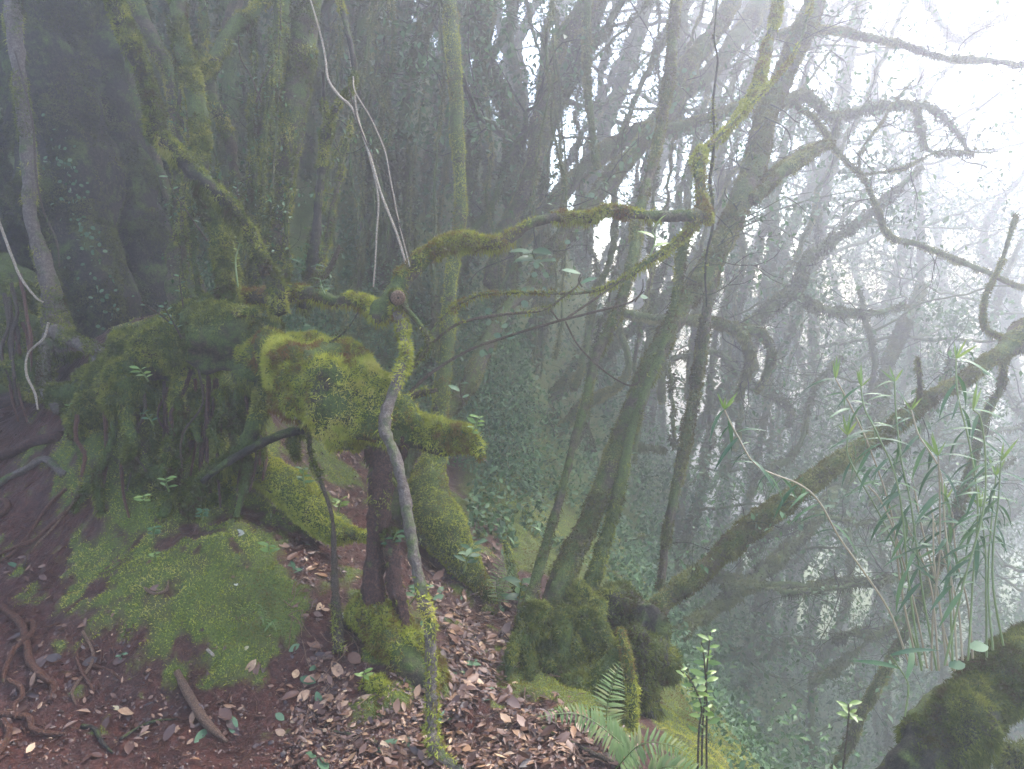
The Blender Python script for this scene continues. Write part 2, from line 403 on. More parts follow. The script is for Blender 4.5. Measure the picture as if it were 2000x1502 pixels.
def soil_mat():
    m, nt, out = newmat('soil_and_moss')
    n1 = nz(nt, 4, 6, 0.65); n2 = nz(nt, 35, 6, 0.75); n3 = nz(nt, 120, 3, 0.7)
    so = ramp(nt, n2, [(0.3, (0.012, 0.004, 0.003)), (0.5, (0.060, 0.019, 0.012)), (0.75, (0.14, 0.050, 0.030))])
    so = mix(nt, math_(nt, 'MULTIPLY', math_(nt, 'SUBTRACT', n1, 0.45), 2.0, True), so, (0.04, 0.026, 0.022))
    ms = ramp(nt, n3, [(0.3, (0.035, 0.042, 0.010)), (0.55, (0.09, 0.12, 0.018)), (0.8, (0.17, 0.21, 0.03))])
    ms = mix(nt, math_(nt, 'MULTIPLY', math_(nt, 'SUBTRACT', nz(nt, 7, 5), 0.5), 3.5, True), ms, (0.07, 0.06, 0.02))
    f = math_(nt, 'ADD', attr(nt, 'tint'), math_(nt, 'MULTIPLY', math_(nt, 'SUBTRACT', n2, 0.5), 0.9))
    f = math_(nt, 'MULTIPLY', math_(nt, 'SUBTRACT', f, 0.38), 3.2, True)
    ro = math_(nt, 'ADD', math_(nt, 'MULTIPLY', n1, 0.9), math_(nt, 'MULTIPLY', f, 0.4), True)
    finish(nt, out, mix(nt, f, so, ms), math_(nt, 'SUBTRACT', ro, 0.05), math_(nt, 'ADD', n2, math_(nt, 'MULTIPLY', n3, 0.5)), 1.0, 0.022, 0.3)
    return m
M['soil'] = soil_mat()

# ------------------------------------------------------------------ ground
def axis(lo, a, b, hi, fine, k=1.18):
    mid = list(np.arange(a, b, fine)); s = fine; x = b; up = []
    while x < hi: up.append(x); s *= k; x += min(s, 1.2)
    up.append(hi); s = fine; x = a; dn = []
    while x > lo: s *= k; x -= min(s, 1.2); dn.append(max(x, lo))
    return np.array(sorted(set(np.round(dn + mid + up, 5))))
gx = axis(-24, -3.3, 1.9, 26, 0.016); gy = axis(-6, 2.0, 5.4, 36, 0.016)
X, Y = np.meshgrid(gx, gy)
MOSS_SPOTS = [  # pixel, radius px, strength
    (200, 1090, 90, 1), (160, 1060, 50, .8), (300, 1110, 120, 1), (420, 1110, 100, 1), (400, 1180, 90, 1), (350, 1230, 80, .8), (470, 1260, 90, 1), (440, 1300, 60, .9),
    (520, 1220, 80, .9), (280, 1000, 110, .9), (400, 1000, 120, 1), (190, 900, 90, .9), (180, 830, 80, 1), (260, 850, 130, .8), (340, 760, 160, .9), (220, 740, 80, .7),
    (560, 960, 90, 1), (610, 1000, 70, 1), (640, 890, 70, .9), (520, 900, 80, 1), (770, 1270, 60, .8), (830, 1310, 60, 1), (750, 1370, 50, .8), (700, 1170, 60, .6),
    (480, 860, 90, .8), (60, 650, 90, .8), (60, 760, 60, .5), (330, 640, 120, .8), (850, 1020, 90, 1), (560, 1120, 40, .35), (900, 1120, 40, .7), (960, 1190, 30, .8),
    (1060, 1330, 110, 1), (1150, 1370, 100, 1), (120, 700, 90, .8), (110, 950, 60, .3), (480, 1060, 60, .8)]
def mossmask(x, y):
    m = np.zeros_like(x)
    for q, s, st in MS: m = np.maximum(m, st * np.exp(-(((x - q[0]) ** 2 + (y - q[1]) ** 2) / s ** 2)))
    far = np.clip((y - 4.25) / .4, 0, 1) * np.clip((x + .12) / .1, 0, 1); far = np.maximum(far, np.clip((y - 4.5) / .7, 0, 1) * np.clip((x + .6) / .4, 0, 1) * 1.0); far = np.maximum(far, np.clip((y - 5) / 1.2, 0, 1) * 0.75); far = np.maximum(far, np.clip((x - 0.55) / 0.25, 0, 1) * 0.95)
    n = fbm(np.stack([x, y, x * 0], -1), 3.5, 4, 2.0)
    n2 = fbm(np.stack([x, y, x * 0], -1), 12, 3, 6.0)
    return np.clip(np.maximum(m, far) + (0.42 * n + .62 * n2) * (m > 0.02), 0, 1)
MS = []
for px, py, r, st in MOSS_SPOTS:
    q = G(px, py); MS.append((q, r / FPX * depth(q) * 1.15, st))
Z = H(X, Y)
tint = mossmask(X, Y)
gmb = MB(); ny, nx = X.shape
i = np.arange(ny - 1)[:, None]; j = np.arange(nx - 1)[None]
gmb.add(np.stack([X, Y, Z + 0.022 * np.clip(tint, 0, 1) * (1 + 1.1 * fbm(np.stack([X, Y, Z], -1), 9, 4))], -1), None,
        np.stack([i * nx + j, i * nx + j + 1, (i + 1) * nx + j + 1, (i + 1) * nx + j], -1).reshape(-1, 4), tint.ravel())
tag(link('ground', gmb.mesh('ground', M['soil'])), 'dark red soil slope with moss and a trodden path', None, None, 'structure')

# moss carpet on the near ground
GV, GT = gmb.tris()
ctr = GV[GT].mean(1)
sel = (ctr[:, 0] > -4) & (ctr[:, 0] < 1.9) & (ctr[:, 1] > 2.0) & (ctr[:, 1] < 6.5)
GT = GT[sel]; gt_t = tint.ravel()[GT].mean(1)
def gsample(n, wfun):
    return sample(GV, GT, n, lambda C, N: wfun(C, N))
P, N = sample(GV, GT, 190000, lambda C, N: np.clip((gt_t - 0.36) * 2.0, 0, 1) / np.maximum(C[:, 1] - 1, 1) ** 1.5)
mbm = MB(); N = np.where(N[:, 2:3] < 0, -N, N)
tn = 0.52 + 0.5 * fbm(P, 2.6, 3, 3.0) + 0.35 * fbm(P, 11, 3, 8.0)
blades(mbm, P, N, 0.013, 0.0022, 0.75, 0.0, tint=tn)
tag(link('moss_carpet', mbm.mesh('moss_carpet', M['moss_bright'])), 'bright green moss carpet on the bank', 'moss', None, 'stuff')

# ------------------------------------------------------------------ haze
def haze(zlo, zhi):
    x0, x1, y0, y1, z0, z1 = -25, 27, -7, 37, zlo, zhi
    v = [(x, y, z) for x in (x0, x1) for y in (y0, y1) for z in (z0, z1)]
    mb = MB(); mb.add(v, None, [(0, 1, 3, 2), (4, 6, 7, 5), (0, 4, 5, 1), (2, 3, 7, 6), (0, 2, 6, 4), (1, 5, 7, 3)])
    m, nt, out = newmat('haze'); p = nd(nt, 'ShaderNodeVolumePrincipled')
    p.inputs['Color'].default_value = (0.965, 0.955, 0.995, 1); p.inputs['Density'].default_value = HAZE_DENSITY; p.inputs["Anisotropy"].default_value = 0.65
    nt.links.new(p.outputs[0], out.inputs['Volume'])
    tag(link('haze', mb.mesh('haze', m, smooth=False)), 'pale mist filling the forest', None, None, 'stuff')

# ------------------------------------------------------------------ tree / limb builders
def px_path(tr, d0=None):
    """tr: list of (px, py, depth, width_px) -> points, radii"""
    tr = [(a, b, c if c < 4.35 or a < 560 else c + (c - 4.35) * min(1.0, (a - 560) / 60), w * (.92 if a < 900 or c < 3.6 else .8)) for a, b, c, w in tr]
    P = np.array([W(a, b, c) for a, b, c, w in tr]); R = np.array([w * 0.5 / FPX * c for a, b, c, w in tr])
    return P, R
def dd(pts, d0, d1=None, w0=30, w1=None):
    """pixel polyline (x, y[, width]) with depth running d0..d1 and width w0..w1"""
    d1 = d0 if d1 is None else d1; w1 = w0 if w1 is None else w1; n = len(pts) - 1
    return [(p[0], p[1], d0 + (d1 - d0) * k / n, p[2] if len(p) > 2 else w0 + (w1 - w0) * k / n) for k, p in enumerate(pts)]
def mossy(mb_src, parent, origin, dens=9000, L=0.016, w=0.003, spread=0.7, droop=0.2, mat='moss', thr=-0.25, seed=0.0, hang=0.0, tint=None, cap=60000, up=0.25, scale=5.0):
    V, T = mb_src.tris()
    n = int(min(area(V, T) * dens, cap))
    if n < 20: return
    wf = lambda C, N: np.clip(fbm(C, scale, 3, seed) + up * N[:, 2] - thr, 0, 0.7)
    P, N = sample(V, T, n, wf); P = P + N * (L * .75 * np.clip(noise(P, 30 if L < .03 else 16, seed) * 1.6, 0, 1))[:, None]
    m = MB(); tn = None if tint is None else tint + 0.3 * fbm(P, 7, 3, seed)
    blades(m, P, N, L, w, spread, droop, tn)
    k = rng.random(len(P)) < .10; k &= noise(P, 16, seed + 2) > .05
    if k.any(): blades(m, P[k], N[k], L * 1.25, w * 1.6, .6, droop + .4, None if tn is None else tn[k])
    if hang:
        P, N = sample(V, T, int(n * hang), lambda C, N: np.clip(-N[:, 2] + 0.1, 0, 1) * np.clip(fbm(C, 8, 2, seed + 4) + .1, 0, 1))
        blades(m, P, N, L * 1.5, w * 0.7, 0.6, 1.0, tn[:1].mean() if tn is not None else None, bend=0.3)
    tag(link('moss', m.mesh('moss', M[mat], origin), parent), kind='stuff')
def limb(name, tr, parent, origin, mat='moss_bark', amp=0.16, sides=None, wob=0.006, seed=0.0, ridge=0.0, step=None, world=False, moss=None):
    P, R = tr if world else px_path(tr)
    sides = sides or int(np.clip(R.mean() * 420, 6, 32))
    mb = MB(); tube(mb, P, R, step or max(R.mean() * 0.35, 0.006), sides, amp, seed=seed, wob=wob, ridge=ridge)
    o = link(name, mb.mesh(name, M[mat], origin), parent)
    if moss: mossy(mb, o, origin, seed=seed + 1, **moss)
    return o, mb
def tree(name, label, cat, trunks, mat='moss_bark', moss=None, group=None, amp=0.16, seed=None, wob=0.006, names=None, ridge=0.0):
    """trunks: list of traced polylines, first runs the stem itself"""
    seed = seed if seed is not None else rng.random() * 50
    P, R = px_path(trunks[0]); base = P[np.argmin(P[:, 2])]
    t = thing(name, label, cat, base, group)
    for k, tr in enumerate(trunks):
        nm = (names[k] if names else ('trunk' if k == 0 else 'branch'))
        limb(nm, tr, t, base, mat, amp, seed=seed + k * 3.1, wob=wob, ridge=ridge, moss=moss)
    return t, base
NEAR = dict(dens=36000, L=0.017, w=0.0032, spread=0.85, droop=0.35, hang=0.10, thr=-0.50)
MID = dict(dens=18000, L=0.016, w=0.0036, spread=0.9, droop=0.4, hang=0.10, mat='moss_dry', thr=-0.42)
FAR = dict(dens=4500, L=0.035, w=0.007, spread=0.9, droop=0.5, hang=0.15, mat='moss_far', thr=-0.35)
LIGHT = dict(dens=5000, L=0.012, w=0.0025, thr=0.05)

# ---- near left: the leaning mossy stems growing from the old stump
tree('mossy_tree', 'dark shaggy mossy trunk with a sharp kink, slanting down to the stump', 'tree',
     [dd([(205, -60, 36), (240, 50, 38), (285, 150, 36), (303, 225, 34), (307, 262, 38), (345, 300, 36), (395, 355, 36), (450, 405, 31), (485, 455, 29), (510, 505, 31), (540, 560, 38), (545, 610, 42)], 3.45, 3.5)], 'dark_bark', dict(NEAR, hang=0.3, up=.6, thr=-.25))
tree('mossy_tree', 'upright thick moss-sleeved stem just right of the kinked trunk, rooted in the stump', 'tree',
     [dd([(350, -60, 34), (350, 60, 36), (372, 150, 38), (390, 240, 36), (392, 300, 32), (400, 380, 34), (425, 440, 46), (440, 510, 46), (448, 580, 38), (470, 640, 30), (490, 690, 14)], 3.95, 3.6),
      dd([(378, 160, 22), (420, 110, 26), (455, 55, 28), (500, 20, 24), (540, -30, 20)], 4.0, 4.3)], 'moss_bark', NEAR)
tree('mossy_tree', 'forked dark stem with bare Y-shaped top hung with thin pale vines', 'tree',
     [dd([(590, 600, 16), (612, 500, 24), (620, 420, 17), (628, 330, 19), (636, 265, 24), (645, 235, 14), (665, 195, 11), (686, 175, 11), (692, 130, 11), (678, 60, 11), (655, -30, 12)], 3.7, 3.8),
      dd([(642, 240, 10), (634, 210, 7), (632, 150, 6), (630, 140, 4)], 3.7), dd([(640, 235, 5), (625, 205, 4), (620, 195, 3)], 3.7)], 'dark_bark', dict(NEAR, L=.014, thr=-.2))
tree('mossy_tree', 'tall straight brown and green trunk leaning slightly right above the horizontal limb', 'tree',
     [dd([(545, 600, 44), (540, 500, 46), (545, 400, 50), (560, 300, 52), (575, 200, 52), (590, 100, 54), (603, 0, 52), (612, -80, 50)], 4.4)], 'brown_bark', dict(NEAR, dens=16000, thr=-.2))
tree('mossy_tree', 'slim mossy stem left of the straight brown trunk, with leafy sprigs', 'tree',
     [dd([(505, 600, 30), (500, 480, 30), (498, 380, 28), (515, 280, 26), (530, 170, 28), (545, 80, 34), (560, -60, 30)], 4.3),
      dd([(500, 400, 14), (490, 250, 12), (497, 120, 10), (490, -40, 9)], 4.25)], 'moss_bark', dict(NEAR, dens=18000))
tree('mossy_tree', 'mossy stem curving behind the two front stems up to the top edge', 'tree',
     [dd([(470, 560, 26), (462, 430, 22), (455, 330, 22), (445, 260, 24), (415, 190, 24), (410, 140, 26), (440, 70, 26), (480, -60, 26)], 4.5),
      dd([(408, 150, 18), (395, 110, 16), (398, 40, 16), (390, -60, 16)], 4.5)], 'brown_bark', dict(NEAR, dens=14000))
tree('mossy_tree', 'brown mossy stem snaking down between the kinked trunk and the upright stem', 'tree',
     [dd([(350, 470, 22), (348, 350, 24), (343, 230, 24), (333, 150, 26), (300, 80, 30), (265, 10, 34), (240, -70, 34)], 4.6)], 'brown_bark', dict(NEAR, dens=12000))
tree('bare_stem', 'smooth bare brown stem slanting to a mossy cone at its foot', 'stem',
     [dd([(375, 640, 90), (355, 520, 60), (348, 462, 24), (335, 410, 18), (312, 330, 17), (283, 252, 16), (262, 175, 15), (240, 60, 16), (225, -60, 16)], 4.9)], 'brown_bark', LIGHT)
tree('bare_stem', 'smooth grey trunk bending down to spreading mossy roots at far left', 'tree',
     [dd([(120, 690, 90), (112, 640, 56), (105, 590, 40), (88, 520, 31), (65, 450, 26), (58, 400, 26), (55, 300, 28), (42, 180, 28), (30, 60, 30), (20, -80, 32)], 4.5),
      dd([(110, 650, 36), (160, 672, 30), (205, 690, 24), (245, 700, 16)], 4.45, 4.1), dd([(95, 670, 30), (85, 720, 26), (92, 770, 22), (115, 805, 16)], 4.4, 4.1),
      dd([(170, 680, 16), (185, 705, 14), (180, 730, 10)], 4.3, 4.15)],
     'grey_bark', dict(NEAR, dens=14000, thr=-0.05), names=['trunk', 'root', 'root', 'root'])
tree('giant_tree', 'massive dark moss-covered buttressed trunk filling the upper left', 'tree',
     [dd([(205, 690, 130), (190, 600, 130), (165, 480, 150), (130, 350, 170), (105, 200, 190), (90, 60, 210), (80, -120, 230)], 5.2, 5.4),
      dd([(300, 690, 90), (285, 560, 100), (262, 440, 110), (235, 330, 130), (215, 200, 150), (205, 60, 120), (200, -100, 110)], 5.7, 5.6),
      dd([(60, 660, 110), (30, 540, 90), (0, 440, 100), (-40, 250, 120)], 5.6)], 'dark_bark', dict(MID, dens=14000, mat='moss_far', cap=90000, thr=-.2), amp=0.3, ridge=0.08, names=['trunk', 'buttress', 'buttress'])
GIANT = [o for o in bpy.data.objects if o.name == 'giant_tree'][0]
tree('mossy_tree', 'dark trunk standing in the mist gap between the giant trunk and the kinked one', 'tree',
     [dd([(160, 200, 40), (150, 120, 34), (155, 50, 30), (165, -60, 36)], 6.5), ], 'dark_bark', FAR)
tree('mossy_tree', 'broad mossy trunk behind the brown snaking stem', 'tree',
     [dd([(330, 680, 90), (320, 500, 60), (300, 330, 55), (290, 180, 60), (260, 60, 70), (240, -80, 70)], 6.4)], 'moss_bark', FAR)
tree('mossy_tree', 'straight green trunk rising behind the leafy sprigs left of centre', 'tree',
     [dd([(440, 650, 60), (450, 450, 50), (455, 250, 46), (450, 100, 40), (445, -80, 40)], 6.2)], 'moss_bark', FAR)

# ---- the stump: mossy overhanging mass, arch log, hanging roots
so = G(430, 940); stump = thing('old_stump', 'huge moss-covered stump with overhanging root mat and dark hollow under it', 'tree stump', so)
mb = MB()
tube(mb, *px_path([(120, 780, 4.2, 60), (200, 745, 4.05, 90), (290, 705, 3.9, 90), (360, 680, 3.8, 110), (430, 665, 3.7, 120), (500, 680, 3.7, 120), (560, 700, 3.65, 90)]), 0.014, 60, 0.5, 6.0, seed=2)
blob(mb, W(420, 640, 3.8), (0.22, 0.18, 0.14), 0.4, 5, seed=3); blob(mb, W(350, 680, 3.75), (0.2, 0.16, 0.13), 0.4, 6, seed=5); blob(mb, W(490, 730, 3.6), (0.10, 0.12, 0.11), 0.4, 6, seed=6)
blob(mb, W(180, 830, 3.9), (0.10, 0.12, 0.18), 0.45, 6, seed=8); blob(mb, W(250, 760, 3.75), (0.17, 0.16, 0.14), 0.4, 6, seed=9)
o = link('root_mat', mb.mesh('root_mat', M['moss_bark'], so), stump)
mossy(mb, o, so, 36000, 0.016, 0.0032, 0.9, 0.3, 'moss', -0.35, 4, 0.15, .5, 90000, .5)
mb = MB()
tube(mb, *px_path([(500, 690, 3.65, 70), (560, 700, 3.5, 110), (620, 735, 3.35, 150), (665, 775, 3.3, 140), (710, 800, 3.3, 130), (760, 822, 3.3, 95), (820, 838, 3.3, 85), (870, 850, 3.25, 75), (905, 855, 3.2, 56), (932, 872, 3.2, 40), (942, 895, 3.2, 16)]), 0.012, 60, 0.42, 7.0, seed=12)
blob(mb, W(690, 775, 3.25), (0.09, 0.08, 0.09), 0.55, 10, seed=13); blob(mb, W(600, 790, 3.4), (0.10, 0.08, 0.10), 0.6, 10, seed=14)
o = link('arch_log', mb.mesh('arch_log', M['moss_bark'], so), stump)
V, T = mb.tris()
m = MB(); P, N = sample(V, T, 80000, lambda C, N: np.clip(fbm(C, 7, 3, 21) + 0.5 + .3 * N[:, 2], 0.02, 1)); P = P + N * (.016 * np.clip(noise(P, 26, 1) * 1.7, 0, 1))[:, None]
sc_x = (P[:, 0] - CAM[0]) / ((P - CAM) @ CF) * FPX + 1000
tn = 0.60 + 0.55 * fbm(P, 6, 3, 2) + 0.3 * fbm(P, 22, 2, 4)
blades(m, P, N, 0.017, 0.0021, 0.8, 0.25, tn)
k = (rng.random(len(P)) < .14) & (noise(P, 14, 2) > 0); blades(m, P[k], N[k], .024, .0035, .8, .6, tn[k])
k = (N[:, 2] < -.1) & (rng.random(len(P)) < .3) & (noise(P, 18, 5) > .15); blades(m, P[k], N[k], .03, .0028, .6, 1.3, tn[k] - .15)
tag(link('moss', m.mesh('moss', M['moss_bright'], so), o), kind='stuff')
for k, (tr, mt) in enumerate([
        (dd([(497, 637, 20), (512, 700, 26), (518, 753, 30), (495, 830, 34), (455, 893, 30), (405, 930, 28), (370, 1000, 30)], 3.55, 3.5), 'moss_bark'),
        (dd([(350, 720, 22), (345, 800, 24), (352, 880, 20), (330, 960, 24), (320, 1010, 20)], 3.65, 3.5), 'moss_bark'),
        (dd([(420, 730, 8), (415, 800, 7), (402, 880, 6), (410, 960, 6)], 3.7, 3.6), 'red_bark'),
        (dd([(398, 750, 6), (395, 830, 6), (388, 950, 5)], 3.75, 3.65), 'red_bark'),
        (dd([(380, 740, 8), (382, 850, 6), (372, 930, 5)], 3.7), 'root'),
        (dd([(320, 745, 7), (322, 830, 6), (318, 860, 5)], 3.7), 'twig'),
        (dd([(205, 790, 10), (208, 880, 9), (198, 950, 10), (190, 990, 8)], 3.75, 3.6), 'root'),
        (dd([(235, 900, 8), (240, 960, 7), (250, 1010, 5)], 3.7, 3.5), 'root'),
        (dd([(440, 800, 16), (430, 900, 18), (410, 960, 20), (385, 990, 16)], 3.8, 3.6), 'moss_bark'),
        (dd([(600, 840, 18), (572, 850, 18), (572, 870, 20), (580, 895, 14)], 3.5), 'moss_bark'),
        (dd([(130, 790, 22), (150, 850, 26), (175, 930, 26), (150, 1000, 14)], 4.0, 3.6), 'moss_bark')]):
    limb('root', tr, stump, so, mt, seed=k * 2.2, moss=dict(NEAR, hang=.2) if mt == 'moss_bark' else None)
R8 = np.random.default_rng(31)
for q, x0 in enumerate(np.linspace(365, 600, 13)):
    x0 += R8.normal() * 8; d = R8.uniform(3.9, 4.3); y0 = 610; w_ = R8.choice([6, 8, 11, 15]); pts = []; cx = x0; y1 = R8.uniform(-60, 260); sl = (x0 - 470) / 900 + R8.normal() * .05; n_ = 7
    for u in range(n_ + 1): pts.append((cx, y0 + (y1 - y0) * u / n_, w_ * (1.1 - .5 * u / n_))); cx += (y0 - y1) / n_ * sl + R8.normal() * 9
    tr = dd(pts, d, d + .15); t, b = tree('mossy_shoot', 'slender crooked mossy shoot rising from the stump, foot %s from the left' % ordn(q + 1), 'stem', [tr], 'moss_bark' if q % 2 else 'brown_bark', dict(NEAR, dens=22000), wob=.012, group='slender shoots on the stump', names=['trunk'])
    SHOOTS = globals().setdefault('SHOOTS', []); SHOOTS.append((t, b, tr, q))
R7 = np.random.default_rng(4)
for q in range(26):
    x0 = R7.uniform(140, 520); y0 = 735 + 40 * abs(x0 - 400) / 250 + R7.uniform(-20, 40); y1 = y0 + R7.uniform(90, 260); x1 = x0 + R7.uniform(-35, 20); w_ = R7.choice([5, 7, 10, 16, 22]); d_ = 3.74 - .12 * R7.random()
    limb('root', dd([(x0, y0, w_), (x0 + R7.normal() * 10, (2 * y0 + y1) / 3, w_ * .9), (x1 + R7.normal() * 10, (y0 + 2 * y1) / 3, w_ * .9), (x1, y1, w_ * .6)], d_, d_ - .16), stump, so, 'moss_bark' if w_ > 14 else str(R7.choice(['root', 'red_bark', 'twig'])), .25, seed=q, wob=.012, moss=dict(NEAR, hang=.25, tint=.3) if w_ > 14 else None)
for q in range(11):
    x0, y0 = R7.uniform(130, 500), R7.uniform(780, 980); g_ = G(x0, y0); mb = MB()
    blob(mb, g_, (R7.uniform(.05, .11), .05, R7.uniform(.06, .13)), .45, 8, 44, 30, seed=60 + q)
    o = link('moss_cushion', mb.mesh('moss_cushion', M['moss_bark'], so), stump); mossy(mb, o, so, 34000, 0.015, 0.003, 0.9, 0.3, 'moss', -0.5, 4, 0.1, None, 40000)
limb('cut_branch', dd([(365, 605, 16), (400, 604, 22), (450, 608, 26), (500, 610, 22)], 3.7, 3.5), stump, so, 'brown_bark', seed=4, moss=dict(NEAR, dens=12000))
limb('cut_branch', dd([(365, 620, 22), (410, 625, 30), (470, 628, 26), (545, 640, 40)], 3.7, 3.7), stump, so, 'moss_bark', seed=6, moss=NEAR)

c = W(10, 660, 4.7); bk = thing('mossy_bank', 'dark mossy bank of roots climbing the left edge behind the smooth grey trunk', 'bank', c)
mb = MB(); tube(mb, *px_path([(-120, 560, 4.9, 190), (-40, 610, 4.8, 190), (20, 660, 4.7, 150), (60, 720, 4.5, 90), (70, 770, 4.4, 40)]), 0.02, 56, 0.5, 5.0, seed=71)
o = link('bank_body', mb.mesh('bank_body', M['moss_bark'], c), bk); mossy(mb, o, c, 24000, .018, .0034, .9, .3, 'moss', -.3, 3, .1, .45, 50000)
for q in range(7):
    x0, y0 = R7.uniform(-10, 60), R7.uniform(540, 640)
    limb('root', dd([(x0, y0, 8), (x0 + 10, y0 + 60, 7), (x0 + R7.normal() * 14, y0 + 120, 7), (x0 + 15, y0 + 190, 4)], 4.45, 4.3), bk, c, 'root' if q % 2 else 'twig', seed=q, wob=.02)

# rotten red-brown post holding the arch, running into mossy roots
tree('rotten_post', 'dark red-brown rotting post propping up the mossy arch log', 'tree stump',
     [dd([(735, 1230, 44), (728, 1120, 40), (735, 1040, 40), (745, 950, 52), (748, 880, 62), (752, 820, 64)], 3.15, 3.35),
      dd([(790, 850, 40), (788, 880, 16), (785, 905, 6)], 3.3), dd([(762, 1040, 24), (772, 1140, 34), (785, 1200, 40), (790, 1260, 36)], 3.2, 3.1)], 'red_bark', dict(NEAR, dens=9000, thr=-.05), amp=0.32, names=['trunk', 'root', 'root'], ridge=.12)
t, b = tree('root_buttress', 'mossy root bank sloping down right of the rotting post to the path', 'root',
     [dd([(700, 1180, 60), (760, 1240, 90), (810, 1300, 90), (850, 1350, 70), (870, 1400, 40)], 3.2, 2.95), dd([(735, 1330, 50), (750, 1390, 50), (755, 1440, 20)], 2.95, 2.8)], 'brown_bark', dict(NEAR, mat='moss_bright', tint=.4), amp=.25, names=['root', 'root'])
tree('root_buttress', 'fat bright green moss-covered root beneath the arch, nearest the stump', 'root',
     [dd([(450, 960, 60), (490, 915, 60), (560, 945, 80), (610, 1000, 80), (645, 1035, 50), (700, 1045, 22), (735, 1050, 14)], 3.75, 3.5)], 'moss_bark', dict(NEAR, dens=50000, L=.012, mat='moss_bright', tint=.68, thr=-.8), amp=.12, names=['root'])
tree('root_buttress', 'smooth green mossy tree foot flaring onto the leaf-strewn path', 'tree',
     [dd([(975, 1200, 20), (940, 1140, 50), (900, 1090, 80), (860, 1030, 110), (835, 960, 90), (850, 880, 46), (860, 800, 34), (870, 700, 30), (880, 560, 26), (900, 400, 26), (890, 200, 28), (880, 0, 28), (870, -60, 28)], 4.15, 4.9),
      dd([(1075, 1190, 6), (1040, 1175, 14), (1010, 1150, 26), (1000, 1110, 22), (985, 1060, 12)], 4.1, 4.3)], 'moss_bark', dict(NEAR, dens=16000, L=.014, mat='moss_bright', tint=.5, thr=-.6, cap=70000), amp=.12, names=['trunk', 'root'])

# ---- horizontal limb, cut stub, arching limb, hanging stem
t, b = tree('mossy_limb', 'long arching mossy limb reaching right across the middle to a sharp upturned elbow', 'branch',
     [dd([(735, 625, 40), (750, 600, 46), (778, 560, 40), (815, 515, 36), (870, 474, 34), (900, 472, 38), (960, 476, 30), (1000, 463, 24), (1040, 436, 20), (1100, 425, 20), (1150, 428, 22), (1190, 413, 28), (1250, 419, 24), (1300, 422, 26), (1350, 420, 34), (1385, 422, 30)], 3.35, 3.7),
      dd([(1372, 420, 30), (1370, 370, 24), (1366, 320, 30), (1372, 295, 26), (1400, 275, 22), (1440, 230, 20), (1480, 160, 24), (1505, 70, 24), (1530, -40, 24)], 3.7, 4.6),
      dd([(1385, 285, 9), (1430, 240, 8), (1500, 170, 7), (1560, 90, 6), (1590, -20, 5)], 3.75, 4.4),
      dd([(1368, 425, 20), (1340, 455, 20), (1305, 488, 18), (1260, 515, 13), (1215, 548, 12), (1150, 570, 7), (1080, 573, 6), (960, 573, 6), (905, 590, 7), (860, 628, 6), (838, 665, 6)], 3.7, 3.3),
      ], 'brown_bark', dict(NEAR, mat='moss_bright', tint=.42, dens=30000, thr=-.25), names=['limb', 'branch', 'branch', 'branch'])
def twiggy(t, base, traces, n, L, r=.004, leaves=3, leaf=.04, seed=0, f0=.25):
    R = np.random.default_rng(seed + 77); tw = MB(); fl = MB()
    for s_ in range(n):
        P, _ = px_path(traces[s_ % len(traces)]); C, _ = spline(P, np.ones(len(P)), .03)
        q = C[int(R.uniform(f0, 1) * (len(C) - 1))]; d = unit(np.array([R.normal() + .3, R.normal() * .6, R.normal() + .25])); l = L * R.uniform(.4, 1.3); pts = [q]
        for u in range(4): d = unit(d + R.normal(0, .35, 3)); pts.append(pts[-1] + d * l / 4)
        tube(tw, pts, np.array([1, .8, .6, .4, .25]) * r * R.uniform(.6, 1.2), .04, 5, .2, wob=.008, seed=s_)
        for v in range(3):
            a = pts[R.integers(1, 4)]; d2 = unit(d + R.normal(0, .8, 3)); b_ = a + d2 * l * .2; c_ = b_ + unit(d2 + R.normal(0, .4, 3)) * l * .2
            tube(tw, [a, b_, c_], np.array([.4, .3, .15]) * r, .04, 4, 0, cap=False)
            if leaves:
                P2 = c_ + R.normal(0, .04, (leaves, 3)); place_leaves(fl, QLEAF, P2, R.normal(size=(leaves, 3)) + [0, 0, -.3], R.normal(size=(leaves, 3)) * .5 + [0, 0, 1], leaf * (.6 + .7 * R.random(leaves)), .5 + .2 * R.normal(size=leaves))
    tag(link('twigs', tw.mesh('twigs', M['dark_bark'], base), t), kind='stuff')
    if fl.n: tag(link('leaves', fl.mesh('leaves', M['foliage'], base), t), kind='stuff')
def stub(px, py, d, w, toward, parent, base, L=0.07):
    c = W(px, py, d); e = c + np.array(toward) * L
    limb('cut_stub', (np.array([c - np.array(toward) * L, c, e]), np.array([w, w, w * 0.92]) * .5 / FPX * d), parent, base, 'dark_bark', world=True, wob=0, moss=dict(LIGHT, dens=9000))
    mb = MB(); r = w * .47 / FPX * d
    n = unit(np.array(toward)); a = unit(np.cross(n, [0, 0, 1])); bb = np.cross(n, a); th = np.linspace(0, 2 * math.pi, 14, endpoint=False)
    ring = lambda rr, off: e + n * off + rr * (np.cos(th)[:, None] * a + np.sin(th)[:, None] * bb)
    V = np.vstack([ring(r * 1.04, r * .1), ring(r * .8, r * .46), ring(r * .55, r * .42), [e + n * r * .3]])
    j = np.arange(14); Q = np.vstack([np.c_[k * 14 + j, k * 14 + (j + 1) % 14, (k + 1) * 14 + (j + 1) % 14, (k + 1) * 14 + j] for k in (0, 1)])
    mb.add(V, np.c_[28 + j, 28 + (j + 1) % 14, np.full(14, 42)], Q)
    link('cut_face', mb.mesh('cut_face', M['dead_wood'], base), parent)
stub(775, 580, 3.25, 30, unit(np.array([0.25, -0.95, -0.05])), t, b, 0.05)
